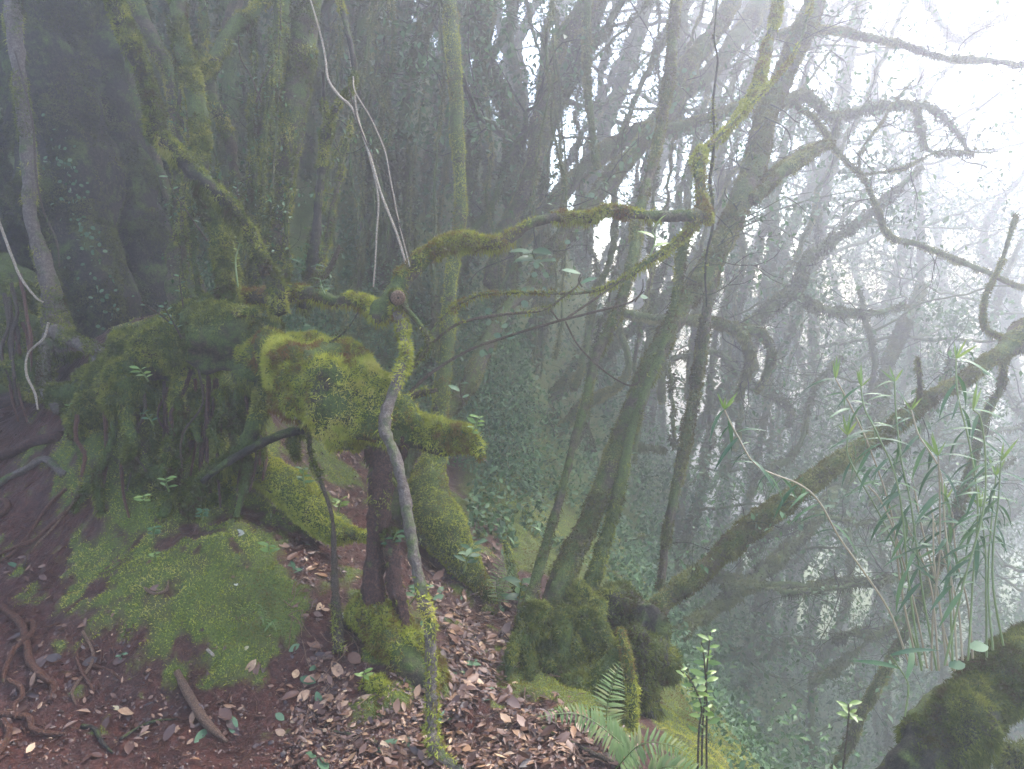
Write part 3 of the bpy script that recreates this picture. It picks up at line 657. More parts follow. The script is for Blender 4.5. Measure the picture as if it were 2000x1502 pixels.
tree('mossy_limb', 'short horizontal mossy limb joining the stump to the cut stub', 'branch',
     [dd([(440, 585, 34), (490, 582, 32), (545, 575, 34), (600, 573, 30), (650, 588, 24), (690, 588, 28), (725, 600, 34), (745, 620, 30)], 3.8, 3.4)], 'brown_bark', dict(NEAR, mat='moss_bright', tint=.42, thr=-.3), names=['limb'])
tree('slender_tree', 'sinuous smooth grey stem hanging from the cut stub down to the path', 'stem',
     [dd([(772, 592, 26), (782, 618, 24), (790, 655, 22), (795, 690, 22), (778, 735, 24), (757, 785, 24), (746, 835, 24), (765, 890, 25), (783, 960, 25), (797, 1040, 23), (812, 1130, 24), (835, 1205, 26), (843, 1290, 24), (845, 1400, 26), (848, 1450, 28), (866, 1485, 26), (910, 1508, 24)], 3.35, 2.5)], 'grey_bark', dict(NEAR, dens=12000, mat='moss_bright', thr=0.22, scale=2.5, up=0.05), names=['trunk'], amp=.22, wob=.014)
tree('looping_vine', 'mossy vine looping from the cut stub back to the grey stem', 'vine',
     [dd([(783, 590, 12), (808, 618, 13), (832, 650, 12), (838, 672, 12), (825, 695, 14), (800, 725, 11), (765, 765, 9), (735, 790, 7)], 3.25, 3.35)], 'brown_bark', dict(NEAR, dens=14000, thr=-.1), names=['vine'])
for lab, tr in [('thin bare twig curving right just under the mossy limb', dd([(815, 700, 6), (850, 665, 6), (900, 630, 6), (980, 615, 6), (1060, 605, 6), (1100, 580, 5), (1125, 560, 4), (1136, 540, 3)], 3.35, 3.3)),
                ('long thin twig rising right from the arch log towards the misty trunks', dd([(800, 765, 7), (850, 722, 7), (920, 682, 6), (1000, 655, 6), (1100, 625, 6), (1170, 608, 5), (1230, 592, 4), (1258, 570, 3)], 3.3, 3.4)),
                ('thin twig drooping in a hook right of the arch', dd([(1104, 628, 4), (1130, 675, 4), (1180, 725, 4), (1225, 752, 4), (1248, 745, 3), (1245, 725, 2)], 3.35)),
                ('fine twig joining the two long bare twigs', dd([(1072, 600, 4), (1080, 612, 4), (1092, 628, 4)], 3.33)),
                ('slender branchlet rising from the crossing of the long twigs to the mossy elbow', dd([(1100, 625, 5), (1160, 585, 5), (1210, 550, 5), (1260, 510, 5)], 3.35, 3.6)),
                ('thin dark twig arching over the mossy hump of the arch', dd([(500, 700, 5), (570, 688, 5), (620, 680, 5), (670, 650, 4), (700, 610, 3)], 3.35, 3.25)),
                ('dark dead branch wedged under the arch log', dd([(395, 940, 12), (450, 900, 16), (520, 862, 20), (580, 842, 22), (660, 838, 18), (720, 840, 10)], 3.45, 3.5)),
                ('mossy broken twig sticking up behind the arch log', dd([(780, 780, 12), (820, 768, 16), (852, 762, 10)], 3.5, 3.45)),
                ('bent slender stem under the arch, mossy at its foot', dd([(604, 830, 10), (608, 890, 9), (632, 955, 9), (648, 1010, 8), (652, 1080, 14), (655, 1150, 18), (660, 1230, 22), (662, 1275, 22)], 3.4, 3.05)),
                ('broken mossy snag beside the cut stub', dd([(615, 560, 12), (640, 530, 13), (655, 500, 12), (662, 478, 6)], 3.6))]:
    tree('twig', lab, 'twig', [tr], 'dark_bark' if 'dark' in lab else 'twig', dict(NEAR, dens=9000, thr=-.2) if 'moss' in lab else None, names=['stem'], wob=0.004)
for k, (lab, tr) in enumerate([('pale peeling vine snaking from the top edge to the mossy limb', dd([(604, -10, 5), (625, 60, 6), (636, 110, 6), (642, 155, 7), (662, 186, 9), (690, 215, 8), (718, 290, 9), (745, 380, 8), (775, 455, 8), (795, 520, 7)], 3.8, 3.4)),
                               ('thin vine crossing the pale one, left of the arching limb', dd([(690, 150, 4), (695, 180, 4), (725, 230, 4), (750, 290, 4), (762, 350, 4), (780, 440, 4), (800, 520, 4)], 3.6, 3.35)),
                               ('finest of the vines hanging onto the arching limb', dd([(680, 170, 4), (700, 240, 5), (730, 310, 4), (758, 350, 3), (775, 420, 3), (805, 515, 3)], 3.55, 3.35)),
                               ('brown twisting vine behind the pale peeling one', dd([(682, 90, 7), (690, 150, 9), (697, 220, 6), (720, 300, 5), (738, 380, 6), (735, 460, 5), (730, 560, 5)], 3.9, 3.9)),
                               ('vine running past the smooth stem at far left', dd([(30, 100, 5), (45, 160, 5), (65, 250, 6), (70, 340, 6), (85, 410, 5), (110, 470, 6), (115, 520, 4)], 4.3, 4.2)),
                               ('pale vine slanting to the mossy roots at the left edge', dd([(-10, 410, 7), (15, 480, 8), (40, 540, 7), (70, 580, 6), (85, 590, 5)], 4.2)),
                               ('grey root-like vine zigzagging below the smooth grey trunk', dd([(95, 630, 7), (85, 660, 7), (55, 690, 6), (52, 730, 7), (70, 770, 7), (75, 800, 5)], 4.0, 3.95))]):
    tree('hanging_vine', lab, 'vine', [[(a, b, c, w * .72) for a, b, c, w in tr]], 'pale_twig' if 'pale' in lab or 'grey' in lab else 'twig', None, names=['vine'], wob=0.003)

# ---- leaning misty trees on the right
D4 = 3.75
tree('leaning_tree', 'biggest leaning trunk at centre right, rising from the mossy mound to the top right', 'tree',
     [dd([(1080, 1260, 90), (1090, 1160, 66), (1115, 1090, 52), (1150, 1020, 46), (1185, 930, 44), (1215, 850, 48), (1260, 740, 44), (1310, 640, 46), (1350, 570, 46), (1400, 490, 50), (1440, 410, 52), (1475, 320, 58), (1490, 240, 50), (1520, 170, 50), (1560, 80, 50), (1610, -40, 54)], 3.7, 5.2),
      dd([(1470, 390, 30), (1510, 350, 26), (1550, 320, 30), (1600, 290, 22), (1625, 280, 12)], 4.6, 4.8),
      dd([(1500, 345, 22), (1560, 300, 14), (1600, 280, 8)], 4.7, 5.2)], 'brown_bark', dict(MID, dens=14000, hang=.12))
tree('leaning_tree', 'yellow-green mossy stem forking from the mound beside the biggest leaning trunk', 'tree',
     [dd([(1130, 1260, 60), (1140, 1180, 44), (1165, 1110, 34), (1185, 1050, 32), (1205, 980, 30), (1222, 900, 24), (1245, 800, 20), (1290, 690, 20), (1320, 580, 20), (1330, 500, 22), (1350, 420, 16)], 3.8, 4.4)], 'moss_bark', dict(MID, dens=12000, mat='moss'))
tree('leaning_tree', 'slim brown stem curving up left of the biggest leaning trunk', 'tree',
     [dd([(1020, 1270, 60), (1035, 1180, 34), (1055, 1110, 26), (1080, 1020, 20), (1110, 910, 19), (1140, 800, 22), (1165, 700, 24), (1205, 610, 26), (1235, 510, 28), (1245, 430, 26), (1270, 340, 24), (1290, 250, 24), (1310, 120, 26), (1320, -40, 24)], 3.6, 4.9)], 'brown_bark', dict(MID, dens=10000))
tree('leaning_tree', 'slender mossy trunk right of the biggest one, tapering down to the slope', 'tree',
     [dd([(1290, 1150, 20), (1300, 1060, 20), (1318, 960, 24), (1335, 880, 28), (1355, 780, 26), (1370, 690, 26), (1382, 600, 26), (1395, 520, 34), (1420, 440, 30), (1450, 350, 26)], 4.4, 4.8)], 'brown_bark', MID)
tree('hanging_vine', 'thin dark vine hanging straight down past the mossy elbow', 'vine',
     [dd([(1412, -60, 3), (1396, 60, 4), (1404, 120, 5), (1394, 200, 6), (1398, 270, 7), (1388, 350, 8), (1392, 430, 7), (1378, 500, 6), (1381, 600, 4)], 4.0)], 'dark_bark', dict(NEAR, dens=9000, thr=-.1), names=['vine'], wob=.012)
tree('leaning_tree', 'long diagonal trunk with round-leaved creepers, from the path up to the top centre', 'tree',
     [dd([(770, 1010, 30), (800, 900, 30), (850, 822, 32), (905, 770, 36), (935, 705, 40), (968, 640, 36), (1000, 592, 30), (1040, 562, 34), (1080, 490, 46), (1130, 430, 44), (1190, 350, 44), (1250, 285, 40), (1300, 220, 44), (1345, 130, 44), (1400, 55, 40), (1460, -50, 42)], 4.4, 6.0)], 'brown_bark', dict(MID, dens=9000))
tree('leaning_tree', 'dark-mossed trunk leaning right above the arching limb', 'tree',
     [dd([(960, 560, 50), (985, 450, 40), (1020, 390, 40), (1045, 310, 44), (1062, 200, 42), (1085, 100, 46), (1140, 20, 50), (1180, -60, 50)], 5.6, 5.8)], 'brown_bark', dict(MID, dens=9000))
tree('leaning_tree', 'thin upright mossy pole at top centre behind the leaning trunks', 'tree',
     [dd([(1165, 330, 20), (1152, 220, 18), (1145, 120, 18), (1150, -40, 20)], 5.4)], 'moss_bark', MID)
tree('leaning_tree', 'mossy branch-like trunk climbing left to right behind the elbow', 'tree',
     [dd([(1000, 480, 46), (1060, 420, 44), (1130, 340, 40), (1190, 290, 40), (1260, 250, 36), (1330, 190, 30), (1400, 130, 36), (1470, 30, 44), (1520, -50, 44)], 6.2, 6.6)], 'moss_bark', MID)
tree('leaning_tree', 'long diagonal trunk sloping from the right edge down to the slope beside the path', 'tree',
     [dd([(1230, 1330, 70), (1245, 1250, 60), (1290, 1180, 44), (1370, 1115, 46), (1450, 1045, 48), (1540, 975, 44), (1640, 900, 42), (1730, 845, 34), (1800, 788, 34), (1880, 740, 30), (1950, 690, 34), (2010, 650, 70), (2080, 600, 60)], 3.7, 4.6),
      dd([(1800, 790, 16), (1797, 740, 12), (1793, 700, 9)], 4.3), dd([(1960, 690, 18), (1955, 760, 16), (1925, 810, 18), (1900, 900, 18), (1870, 990, 20), (1850, 1060, 18), (1800, 1170, 20), (1740, 1290, 22), (1690, 1380, 22), (1630, 1510, 22)], 4.5, 4.6),
      dd([(1960, 660, 14), (1925, 640, 12), (1925, 580, 12), (1960, 500, 10), (1985, 420, 10)], 4.5, 4.7)], 'brown_bark', dict(MID, hang=.25))
tree('leaning_tree', 'fainter lower trunk running parallel below the long diagonal one', 'tree',
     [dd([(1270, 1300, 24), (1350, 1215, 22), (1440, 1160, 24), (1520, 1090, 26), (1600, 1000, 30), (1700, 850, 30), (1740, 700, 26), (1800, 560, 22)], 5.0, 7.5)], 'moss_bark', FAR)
for lab, trs, d, mt in [
        ('horizontal dark bough behind the top of the biggest leaning trunk', [[(1250, 250, 26), (1330, 245, 24), (1420, 215, 22), (1490, 190, 26), (1540, 140, 20)]], 5.6, MID),
        ('arched bough swinging over to the right in the bright mist', [[(1530, 200, 26), (1575, 190, 24), (1625, 228, 20), (1680, 215, 16), (1750, 203, 16), (1830, 222, 16), (1870, 260, 10), (1892, 310, 5)], [(1790, 208, 12), (1800, 270, 12), (1815, 295, 9), (1870, 300, 5), (1950, 295, 3)], [(1640, 228, 10), (1632, 255, 8), (1628, 268, 5)]], 5.6, FAR),
        ('crooked branch descending right then out along the right edge', [[(1550, 200, 14), (1590, 228, 13), (1618, 270, 14), (1650, 310, 11), (1685, 345, 11), (1710, 400, 11), (1740, 460, 15), (1800, 478, 12), (1880, 510, 13), (1960, 545, 12), (2030, 570, 12)], [(1690, 340, 7), (1760, 330, 7), (1830, 295, 5), (1900, 298, 3)], [(1680, 350, 5), (1690, 290, 6), (1740, 210, 5), (1790, 150, 4)]], 5.2, MID),
        ('high mossy bough crossing the bright sky at the top right', [[(1500, 70, 20), (1590, 58, 18), (1680, 68, 18), (1760, 85, 15), (1830, 108, 13), (1900, 115, 16), (1960, 125, 12), (2020, 130, 10)]], 5.4, MID),
        ('pale bough dropping from the top edge in the brightest mist', [[(1800, -30, 18), (1830, 35, 16), (1880, 80, 14), (1940, 40, 12), (2020, 20, 10)], [(1885, 80, 8), (1900, 50, 7), (1960, 0, 6)]], 7.5, FAR),
        ('drooping bough with dark moss beards at centre right', [[(1220, 610, 20), (1300, 622, 20), (1380, 625, 22), (1440, 642, 28), (1485, 650, 24), (1503, 690, 20), (1490, 740, 16), (1478, 765, 10)], [(1450, 650, 24), (1465, 700, 22), (1450, 750, 18), (1438, 785, 10)]], 5.4, dict(MID, hang=.6, dens=14000)),
        ('misty trunk climbing right from the drooping bough', [[(1440, 650, 26), (1500, 610, 28), (1555, 560, 28), (1575, 510, 26), (1640, 460, 22), (1720, 400, 18), (1800, 330, 12)], [(1555, 580, 20), (1610, 605, 18), (1680, 612, 14), (1780, 600, 8)], [(1350, 620, 12), (1400, 560, 12), (1380, 510, 10), (1350, 480, 8)]], 6.2, FAR),
        ('snaking mossy root-like bough low in the mist left of the slender trunk', [[(870, 1000, 40), (940, 930, 36), (1040, 870, 30), (1100, 830, 26), (1140, 790, 30), (1190, 765, 18), (1215, 745, 18), (1228, 710, 16), (1210, 640, 14), (1205, 590, 12)], [(1080, 870, 26), (1090, 830, 24), (1075, 800, 14)]], 5.6, dict(MID, hang=.3)),
        ('dark diagonal limb below the long twigs in the centre', [[(960, 860, 24), (1040, 800, 24), (1120, 740, 26), (1190, 680, 28), (1260, 620, 26), (1330, 540, 20)]], 6.4, FAR),
        ('thin arching limb in front of the centre mist', [[(985, 870, 12), (1040, 820, 14), (1090, 760, 14), (1130, 690, 12), (1170, 620, 12)]], 6.0, FAR),
        ('fallen mossy limb lying across the slope behind the fern', [[(900, 1000, 24), (960, 1005, 26), (1030, 1050, 24), (1100, 1065, 18), (1200, 1060, 14), (1260, 1050, 10)]], 5.4, MID),
        ('low mossy bough sweeping behind the two leaning stems', [[(950, 960, 20), (1030, 930, 22), (1110, 890, 20), (1200, 870, 16), (1300, 880, 12)]], 6.0, FAR),
        ('curved branch dipping in the mist right of the slender trunk', [[(1310, 700, 14), (1400, 690, 16), (1450, 740, 16), (1500, 770, 14), (1545, 800, 16), (1540, 830, 10)]], 6.6, FAR),
        ('near-horizontal limb low in the blue mist at lower right', [[(1360, 1300, 26), (1450, 1280, 34), (1560, 1260, 36), (1650, 1270, 26), (1750, 1240, 20)]], 8.0, FAR),
        ('dark limb crossing behind the pale vines at upper left of centre', [[(520, 330, 30), (600, 220, 26), (680, 125, 26), (760, 70, 24), (860, 50, 20)]], 7.0, FAR)]:
    trs = [dd(t_, d, d * 1.05) for t_ in trs]; t, b = tree('mossy_bough', lab, 'branch', trs, 'moss_bark', mt, wob=0.02, names=['limb'] + ['branch'] * 5)
    twiggy(t, b, trs, 26 if trs[0][-1][0] > 1400 else 10, .55, .006, 2, .05, int(trs[0][0][0]), .1)

for o_ in [o for o in bpy.data.objects if o.name.startswith('leaning_tree')]:
    lb = o_['label']
    if 'biggest leaning trunk at centre' in lb: twiggy(o_, np.array(o_.location), [dd([(1350, 570), (1440, 410), (1490, 240), (1560, 80), (1610, -40)], 4.4, 5.2)], 34, .6, .006, 3, .045, 1, 0)
    if 'long diagonal trunk sloping' in lb: twiggy(o_, np.array(o_.location), [dd([(1290, 1180), (1450, 1045), (1640, 900), (1800, 788), (1950, 690)], 3.8, 4.6), dd([(1955, 760), (1870, 990), (1740, 1290)], 4.5)], 40, .35, .004, 4, .04, 2, 0)
    if 'round-leaved creepers' in lb: twiggy(o_, np.array(o_.location), [dd([(1080, 490), (1190, 350), (1300, 220), (1400, 55)], 4.9, 5.8)], 22, .6, .005, 3, .05, 3, 0)
R5 = np.random.default_rng(12)
xs = np.sort(R5.uniform(640, 1120, 26))
for q, x0 in enumerate(xs):
    d = R5.uniform(5.0, 6.6); y0 = R5.uniform(-40, 60); y1 = R5.uniform(380, 900); x1 = x0 - R5.uniform(-20, 70); n_ = 5; pts = []
    for u in range(n_ + 1): f = u / n_; pts.append((x0 + (x1 - x0) * f + R5.normal() * 12, y0 + (y1 - y0) * f, R5.uniform(4, 9)))
    tree('thin_vine', 'thin mossy vine hanging in the dim centre, ' + ['first', 'second', 'third', 'fourth', 'fifth', 'sixth', 'seventh', 'eighth', 'ninth', 'tenth', 'eleventh', 'twelfth', 'thirteenth', 'fourteenth', 'fifteenth', 'sixteenth', 'seventeenth', 'eighteenth', 'nineteenth', 'twentieth', 'twenty-first', 'twenty-second', 'twenty-third', 'twenty-fourth', 'twenty-fifth', 'twenty-sixth'][q] + ' from the left', 'vine', [dd(pts, d)], 'moss_bark', dict(MID, dens=9000, L=.025), names=['vine'], wob=.03, group='vines hanging in the dim centre')

FAN = []
for q in range(40):
    x0 = 560 + 24 * q + R5.normal() * 20; d = R5.uniform(5.2, 9.0); lean_ = R5.uniform(-.05, .62) if x0 > 800 else R5.uniform(-.15, .3); y0 = R5.uniform(760, 980); w_ = R5.choice([7, 9, 12, 16, 20]); pts = []; cx = x0; n_ = 7
    for u in range(n_ + 1): pts.append((cx, y0 - (y0 + 60) * u / n_, w_ * (1.1 - .5 * u / n_))); cx += (y0 + 60) / n_ * lean_ * (.4 + 1.1 * u / n_) + R5.normal() * 16
    FAN.append((x0, dd(pts, d, d * 1.1)))
FAN.sort(key=lambda f_: f_[1][0][0])
for q, (x0, tr) in enumerate(FAN):
    t, b = tree('crooked_stem', 'thin crooked stem fanning up in the misty middle, foot %s from the left' % ordn(q + 1), 'tree', [tr], 'moss_bark' if q % 3 else 'brown_bark', MID if q % 2 else FAR, wob=.05, group='thin crooked stems in the middle mist', names=['trunk'])
    twiggy(t, b, [tr], 12, .6, .006, 2, .045, q, .3)
for q, xx in enumerate(np.sort(R5.uniform(1150, 1850, 14))):
    x0 = xx; y0 = R5.uniform(950, 1480); d = R5.uniform(5.5, 8.5); L_ = R5.uniform(160, 420); a = R5.uniform(-.3, 1.1); pts = []
    for u in range(6): pts.append((x0, y0, R5.uniform(9, 22) * (1.1 - .1 * u))); x0 += L_ / 5 * math.cos(a); y0 -= L_ / 5 * math.sin(a); a += R5.normal() * .3
    t, b = tree('fallen_bough', 'crooked limb tangled low in the mist at lower right, %s from the left' % ordn(q + 1), 'branch', [dd(pts, d)], 'moss_bark', FAR, wob=.04, group='limbs tangled low in the mist', names=['limb'])
    twiggy(t, b, [dd(pts, d)], 12, .7, .007, 3, .05, q + 50, .1)

# the giant tree goes on above the picture: upper trunk, boughs and a dense crown shading the left side
gb = np.array(GIANT.location); gp = W(80, -110, 5.4); crown_tips = []
limb('upper_trunk', (np.array([gp - [0, 0, .2], gp + [.1, .1, .8], gp + [.2, .3, 1.8], gp + [.3, .3, 2.6]]), np.array([.4, .34, .26, .14])), GIANT, gb, 'moss_bark', step=.08, world=True)
R6 = np.random.default_rng(8)
for q in range(14):
    a = q * 2.4; s0 = gp + np.array([.15, .2, 1.0 + .1 * q]); e1 = s0 + np.array([math.cos(a), math.sin(a) * .9, .15]) * R6.uniform(1.8, 3.4)
    m_ = (s0 + e1) / 2 + [0, 0, .3]; limb('bough', (np.array([s0, m_, e1]), np.array([.12, .08, .02])), GIANT, gb, 'moss_bark', step=.15, world=True)
    crown_tips += [m_, e1, (m_ + e1) / 2, (s0 + m_) / 2]
ct = np.array(crown_tips); kk = R6.integers(0, len(ct), 16000); Pc = ct[kk] + R6.normal(0, .4, (16000, 3)) * [1, 1, .45]; Pc = Pc[Pc[:, 2] > 1.6 + .45 * np.maximum(Pc[:, 1], 0)]
mb = MB(); place_leaves(mb, QLEAF, Pc, R6.normal(size=Pc.shape), R6.normal(size=Pc.shape) * .5 + [0, 0, 1], .10 * (.6 + .8 * R6.random(len(Pc))), .5 + .2 * R6.normal(size=len(Pc)))
tag(link('crown', mb.mesh('crown', M['foliage'], gb), GIANT), kind='stuff')

for t, b, tr, q in SHOOTS: twiggy(t, b, [tr], 7, .22, .0025, 3, .03, q + 200, .2)

# mossy mound at the foot of the leaning trees
c = W(1090, 1310, 3.45); mt_ = thing('mossy_mound', 'mossy root mound at the foot of the leaning trees beside the path', 'root mound', c)
mb = MB()
blob(mb, W(1065, 1320, 3.5), (0.15, 0.16, 0.19), 0.55, 6, seed=31); blob(mb, W(1035, 1260, 3.6), (0.07, 0.08, 0.2), 0.5, 8, seed=33)
blob(mb, W(1140, 1320, 3.5), (0.15, 0.16, 0.22), 0.55, 6, seed=35); blob(mb, W(1165, 1410, 3.3), (0.13, 0.14, 0.2), 0.5, 6, seed=37); blob(mb, W(1130, 1210, 3.75), (0.09, 0.1, 0.16), 0.5, 7, seed=38)
o = link('root_mass', mb.mesh('root_mass', M['moss_bark'], c), mt_)
mossy(mb, o, c, 30000, 0.017, 0.0024, 0.8, 0.2, 'moss', -0.6, 9, 0.05, 0.45, 60000)
for q, (a, b_) in enumerate([((1045, 1180), (985, 1325)), ((1060, 1190), (1025, 1365)), ((1090, 1190), (1085, 1400)), ((1110, 1200), (1135, 1425)), ((1130, 1190), (1180, 1450)), ((1150, 1190), (1215, 1400)), ((1040, 1200), (1000, 1280)), ((1165, 1180), (1200, 1310))]):
    m1 = ((a[0] * 2 + b_[0]) / 3 + (-1) ** q * 8, (a[1] * 2 + b_[1]) / 3); m2 = ((a[0] + 2 * b_[0]) / 3 - (-1) ** q * 10, (a[1] + 2 * b_[1]) / 3)
    limb('root', dd([(*a, 44), (*m1, 34), (*m2, 26), (*b_, 9)], 3.5, 3.26), mt_, c, 'moss_bark', .2, seed=q, wob=.03, moss=dict(NEAR, tint=.42, thr=-.3))
limb('root', dd([(1212, 1230, 16), (1225, 1290, 22), (1235, 1370, 22), (1232, 1440, 20)], 3.3, 3.1), mt_, c, 'moss_bark', moss=dict(NEAR, mat='moss_bright', tint=.5))
mb = MB(); c = W(1250, 1280, 3.6); t2 = thing('mossy_mound', 'dark tangled moss clump under the long diagonal trunk', 'root mound', c)
blob(mb, W(1260, 1260, 3.7), (0.13, 0.13, 0.16), 0.6, 7, seed=41); blob(mb, W(1245, 1380, 3.5), (0.10, 0.11, 0.26), 0.6, 7, seed=43); blob(mb, W(1210, 1190, 3.8), (0.12, 0.12, 0.14), 0.4, 6, seed=45)
o = link('root_mass', mb.mesh('root_mass', M['dark_bark'], c), t2); mossy(mb, o, c, 16000, 0.022, 0.003, 0.9, 0.3, 'moss', -0.5, 9, 0.2, 0.3)

# ---- big mossy log lower right
c = W(1850, 1400, 2.6); lg = thing('mossy_log', 'thick dark mossy bough rising out of the lower right corner', 'log', c)
mb = MB()
tube(mb, *px_path([(1690, 1640, 2.45, 110), (1760, 1550, 2.5, 120), (1820, 1455, 2.55, 125), (1875, 1395, 2.6, 120), (1940, 1340, 2.65, 105), (2010, 1290, 2.7, 100), (2120, 1220, 2.8, 100)]), 0.01, 64, 0.24, 9.0, seed=51)
o = link('trunk', mb.mesh('trunk', M['dark_bark'], c), lg)
mossy(mb, o, c, 60000, 0.015, 0.0028, 0.95, 0.3, 'moss', -0.5, 12, 0.3, 0.40, 70000)
mb = MB(); blob(mb, W(1910, 1460, 2.75), (0.045, 0.045, 0.09), 0.5, 12, seed=55)
o = link('moss_beard', mb.mesh('moss_beard', M['dark_bark'], c), lg); mossy(mb, o, c, 40000, 0.03, 0.0022, 0.6, 0.9, 'moss', -0.8, 12, 0.5, 0.3, 20000)
mb = MB(); blob(mb, W(1990, 1490, 2.9), (0.06, 0.05, 0.07), 0.5, 12, seed=57)
o = link('moss_beard', mb.mesh('moss_beard', M['dark_bark'], c), lg); mossy(mb, o, c, 40000, 0.022, 0.0022, 0.7, 0.4, 'moss', -0.8, 12, 0.3, 0.45, 20000)

# ------------------------------------------------------------------ background forest
def bg_tree(name, label, cat, base, lean, height, r, leaves, nb=6, group=None, mat='moss_bark', crown_from=0.35, leaf=0.05, moss=FAR, seed=0):
    R = np.random.default_rng(seed)
    base = np.asarray(base, float); t = thing(name, label, cat, base, group)
    if name == 'misty_tree': lean = (lean[0] * 1.5, lean[1]); r = r * .72
    n = 8; hs = np.linspace(0, 1, n)
    C = base + np.stack([lean[0] * hs ** 1.2, lean[1] * hs, height * hs], -1) + np.c_[R.normal(0, .2, (n, 2)) * hs[:, None] ** .5 * (height / 6), np.zeros(n)]
    C[0] = base - np.array([0, 0, .3])
    _, mb = limb('trunk', (C, r * (1.25 - 0.85 * hs)), t, base, mat, 0.2, 9, 0.03, seed, step=0.12, world=True, moss=moss)
    tw = MB(); fl = MB(); tips = []
    for k in range(nb):
        f = crown_from + (0.97 - crown_from) * (k + R.random() * .6) / nb; q = f * (n - 1); a = int(q); p0 = C[a] + (C[min(a + 1, n - 1)] - C[a]) * (q - a)
        az = R.random() * 6.28; L = height * (0.14 + 0.2 * R.random()); up = R.uniform(-0.1, 0.7)
        d = np.array([math.cos(az), math.sin(az), up]); d2 = np.array([math.cos(az + R.uniform(-.9, .9)), math.sin(az + R.uniform(-.9, .9)), R.uniform(-.3, .6)])
        B = np.array([p0, p0 + d * L * .35, p0 + d * L * .6 + d2 * L * .2, p0 + d * L * .7 + d2 * L * .6])
        limb('branch', (B, r * np.array([.5, .36, .24, .1]) * (1.1 - .5 * f)), t, base, mat, 0.15, 6, 0.05, seed + k, step=0.12, world=True)
        for s in range(7):
            u = R.uniform(.3, 1); i_ = min(int(u * 3), 2); q0 = B[i_] + (B[i_ + 1] - B[i_]) * (u * 3 - i_)
            dv = unit(R.normal(size=3) + np.array([0, 0, .1])); l = L * R.uniform(.2, .5)
            q1 = q0 + dv * l * .5 + R.normal(0, .04, 3); q2 = q1 + unit(dv + R.normal(0, .5, 3)) * l * .5
            tube(tw, [q0, q1, q2], [r * .09, r * .06, r * .03], 0.15, 4, 0, cap=False, wob=.02, seed=seed + s)
            tips.append((q1 + q2) / 2); tips.append(q2)
    if tw.n: tag(link('twigs', tw.mesh('twigs', M['dark_bark'], base), t), kind='stuff')
    if leaves:
        tips = np.array(tips); k = R.integers(0, len(tips), leaves)
        clump = R.random(len(tips)) ** 3 + .05; k = R.choice(len(tips), leaves, p=clump / clump.sum())
        P = tips[k] + R.normal(0, height * .028, (leaves, 3)) * np.array([1, 1, .5])
        D = R.normal(size=(leaves, 3)) + np.array([0, 0, -.3]); Nn = R.normal(size=(leaves, 3)) * .6 + np.array([0, 0, 1])
        place_leaves(fl, QLEAF, P, D, Nn, leaf * (.6 + .8 * R.random(leaves)), np.clip(.45 + .22 * R.normal(size=leaves) + (R.random(len(tips))[k] - .5) * .3, 0, 1))
        tag(link('crown', fl.mesh('crown', M['foliage'], base), t), kind='stuff')
    return t
def bx(px, dist):  # world x, y for a pixel column at depth
    p = W(px, 751, dist); return p[0], p[1]
R0 = np.random.default_rng(5)
ORD = 'first second third fourth fifth sixth seventh eighth ninth tenth eleventh twelfth thirteenth fourteenth fifteenth sixteenth seventeenth eighteenth nineteenth twentieth twenty-first twenty-second twenty-third twenty-fourth twenty-fifth twenty-sixth twenty-seventh twenty-eighth'.split()
k = 0
for px, dist, h, lean, r, lv in [  # slender stems of the dim thicket, centre and left
        (640, 7.0, 7, .2, .06, 1800), (700, 7.6, 7, .3, .07, 1500), (745, 6.8, 8, 0, .10, 1500), (790, 7.2, 7, .3, .05, 1800), (820, 6.6, 6.5, -.2, .045, 1500),
        (850, 7.8, 7, .5, .07, 2500), (900, 7.0, 7, .3, .05, 2500), (930, 6.4, 6.5, -.3, .05, 2500), (960, 7.4, 7.5, .5, .08, 3000), (1000, 6.8, 7, .1, .055, 3000), (1030, 8.2, 8, 1.0, .09, 3500),
        (590, 8.0, 8, .2, .10, 1500), (530, 7.4, 8, -.2, .09, 1500), (480, 8.4, 8, .3, .12, 1500), (400, 7.8, 8, -.1, .13, 1500), (250, 8.2, 8, .3, .14, 1800), (120, 8.5, 8, .2, .16, 1800), (20, 7.5, 8, .1, .16, 1800),
        (870, 9.5, 9, .8, .12, 3500), (760, 10, 9, .4, .14, 3500), (660, 10.5, 9, .2, .14, 3000), (560, 10, 9, .3, .15, 2500), (610, 7.3, 7, .3, .05, 1500), (680, 9, 7, .3, .06, 2500), (775, 8.3, 7, .4, .06, 2500), (835, 9.3, 7, .5, .06, 3000), (915, 8.6, 7, .6, .07, 3500), (980, 8.8, 7, .8, .06, 3500)]:
    dist = dist * (1.5 if k % 2 else 1.08); h = 7.5 if dist < 13 else 9; r *= 1.1; lv = int(lv * (.8 if px < 700 else 1.1))
    x, y = bx(px, dist); z = float(H(x, y))
    bg_tree('thicket_tree', 'slim mossy stem in the dim thicket behind the stump and arch', 'tree', (x, y, z), (lean, R0.uniform(-.4, .6)), h, r, lv, 7, 'stems of the dim thicket', seed=k + 100, leaf=.065, crown_from=.25)['px'] = px
    k += 1
